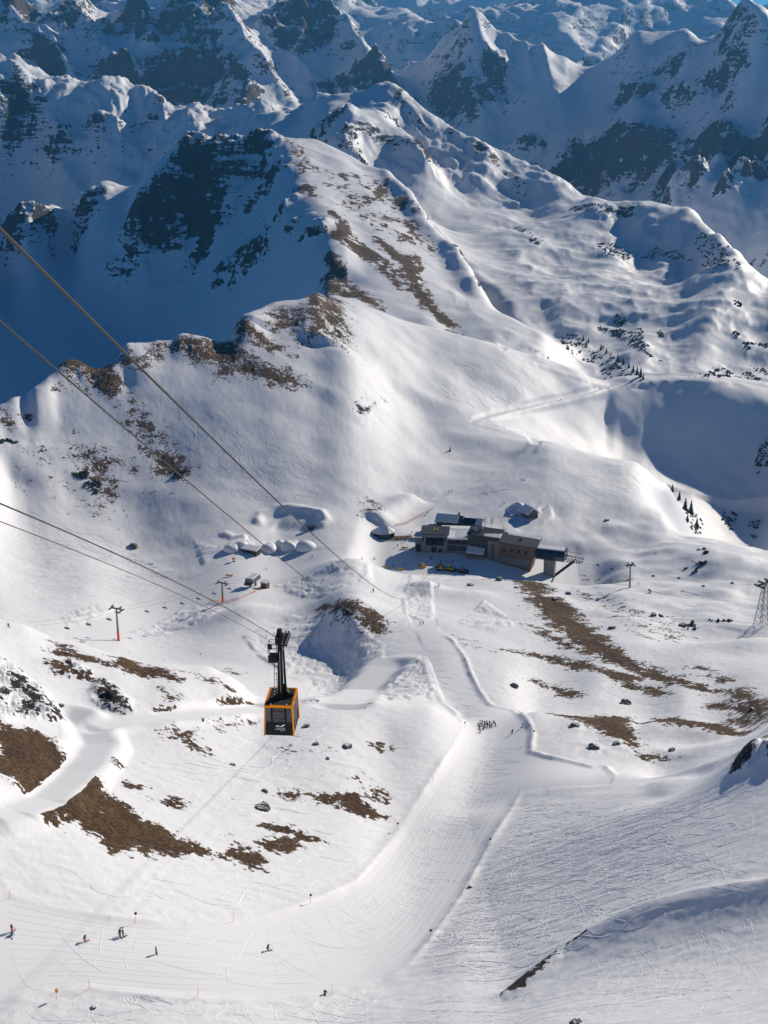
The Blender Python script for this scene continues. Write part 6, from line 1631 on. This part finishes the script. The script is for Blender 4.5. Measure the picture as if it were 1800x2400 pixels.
tracks('curved ski tracks over the wide shaded slope right of the run', 6, RS, 330, 'turn', 60, .2, .055, (.55, 1.25), (8, 20))
tracks('long traversing ski tracks across the shaded slope right of the run', 6, RS, 260, 'cross', 60, .18, .042, (.45, 1.2), (20, 45))
tracks('ski tracks on the foreground slope at the bottom right', 6, (700,1700,900,1560,1300,1440,1659,1360,1659,1843,0,1843,200,1720), 200, 'cross', 50, .19, .028, (.4, 1.1), (20, 45))
tracks('ski tracks along the foot of the lower run', 5, (0,1780,400,1710,1100,1760,1659,1670,1659,1843,0,1843), 130, 'cross', 30, .2, .05, (.3, 1.1), (14, 30))
tracks('ski tracks down the bright slope below the road', 5, (560,700,1100,520,1500,560,1659,760,1600,1150,1250,1320,800,1380,300,1350,60,1200,200,1050,600,1150,900,1130), 110, 'turn', 80, .26, .09, (.3, .9), (14, 30))
tracks('faint ski marks on the groomed lower run', 5, (0,1330,500,1420,1000,1440,1500,1300,1659,1250,1659,1600,1300,1700,400,1670,0,1720), 150, 'cross', 30, .2, .045, (.4, 1.1), (14, 30))
tracks('ski tracks winding down the sunny ridge face', 3, (640,330,900,420,1250,560,1450,830,1300,880,1000,860,850,700,700,470), 60, 'turn', 120, .42, .10, (.5, 1.2), (22, 48))
tracks('ski tracks on the slope below the left cliffs', 3, (0,800,250,950,560,1080,800,1180,560,1280,200,1330,0,1330), 80, 'turn', 110, .4, .11, (.5, 1.2), (18, 40))
tracks('ski tracks on the shoulder below the saddle path', 4, (120,180,420,230,700,330,600,440,400,480,250,420), 45, 'turn', 110, .5, .14, (.8, 1.4), (26, 50))
tracks('ski tracks right of the path hairpin', 4, (480,720,900,700,1200,850,1100,940,700,880,400,860), 35, 'turn', 80, .42, .11, (.4, 1.0), (22, 48))
tracks('ski tracks on the gondola slope to the right', 4, (900,1130,1300,1250,1659,1350,1659,1420,1300,1380,1000,1260), 45, 'cross', 80, .4, .11, (.4, 1.0), (22, 48))
tracks('ski tracks in the hollow beside the brown banks', 6, (400,200,800,320,1300,440,1500,560,1200,640,1000,500,600,480,470,400), 50, 'cross', 50, .28, .08, (.4, 1.0), (22, 48))

# seams between the passes of the grooming machine and ski marks on the long run
def resample(pix, n):
    P = [S.hit(u, v) for u, v in pix]; L = [0]
    for a, b in zip(P[:-1], P[1:]): L.append(L[-1] + (b - a).length)
    return [Vector((np.interp(q, L, [p.x for p in P]), np.interp(q, L, [p.y for p in P]), 0)) for q in np.linspace(0, L[-1], n)]
ua, lb_ = resample(PISTE_UP, 90), resample(PISTE_LO, 90)
V = []; F = []
for f in np.linspace(.06, .94, 13):
    ln = [a.lerp(b, f) for a, b in zip(ua, lb_)]
    ln = [(ln[max(k - 3, 0)] + ln[k] * 2 + ln[min(k + 3, 89)]) / 4 for k in range(90)]
    o = len(V)
    for k, p in enumerate(ln):
        d = (ln[min(k + 1, 89)] - ln[max(k - 1, 0)]).normalized(); nn_ = Vector((-d.y, d.x, 0)); j = .25 * math.sin(k * .31 + f * 40)
        for off, up in ((-.2, -.03), (.05, .045), (.22, -.03)):
            q = p + nn_ * (off + j); V.append((q.x, q.y, ground(q.x, q.y) + up))
    for k in range(89):
        for e in (0, 1): F.append((o + 3 * k + e, o + 3 * k + e + 1, o + 3 * k + e + 4, o + 3 * k + e + 3))
mb = MB(); mb.v = V; mb.f = F
tag(mb.build('grooming_seams', M_TRK), 'faint seams left by the grooming machine along the run', 'grooming seams', None, 'stuff')
tracks('faint ski marks along the long groomed run', 6, (0,1120,120,960,300,680,420,600,620,620,640,680,560,880,430,1090,330,1270,190,1460,0,1600), 260, 'turn', 40, .2, .04, (.3, 1.0), (10, 22))
tracks('faint ski marks on the upper run below the station', 6, (160,210,240,170,330,260,400,420,560,500,400,540,280,440,210,340), 60, 'turn', 40, .26, .06, (.3, 1.0), (10, 22))

# ------------------------------------------------------------------ haze
hm = bpy.data.materials.new('haze'); hm.use_nodes = True
hm.node_tree.nodes.remove(hm.node_tree.nodes['Principled BSDF'])
pv = hm.node_tree.nodes.new('ShaderNodeVolumePrincipled')
pv.inputs['Color'].default_value = (.14, .50, 1.0, 1)
pv.inputs['Density'].default_value = 5.0e-5
pv.inputs['Anisotropy'].default_value = 0.2
hm.node_tree.links.new(pv.outputs[0], hm.node_tree.nodes['Material Output'].inputs['Volume'])
ZTOP = max(float(q.Z.max()) for q in (S, SC_, SD, SE)) + 15
bm = bmesh.new(); bmesh.ops.create_cube(bm, size=1.0)
bmesh.ops.scale(bm, vec=(14000, 15000, 1000 + ZTOP), verts=bm.verts); bmesh.ops.translate(bm, vec=(0, 6700, (ZTOP - 1000) / 2), verts=bm.verts)
me = bpy.data.meshes.new('haze'); bm.to_mesh(me); bm.free(); me.materials.append(hm)
haze = bpy.data.objects.new('haze', me); COL.objects.link(haze); haze['kind'] = 'stuff'
haze['label'] = 'thin blue haze in the air between the mountains'; haze['category'] = 'haze'
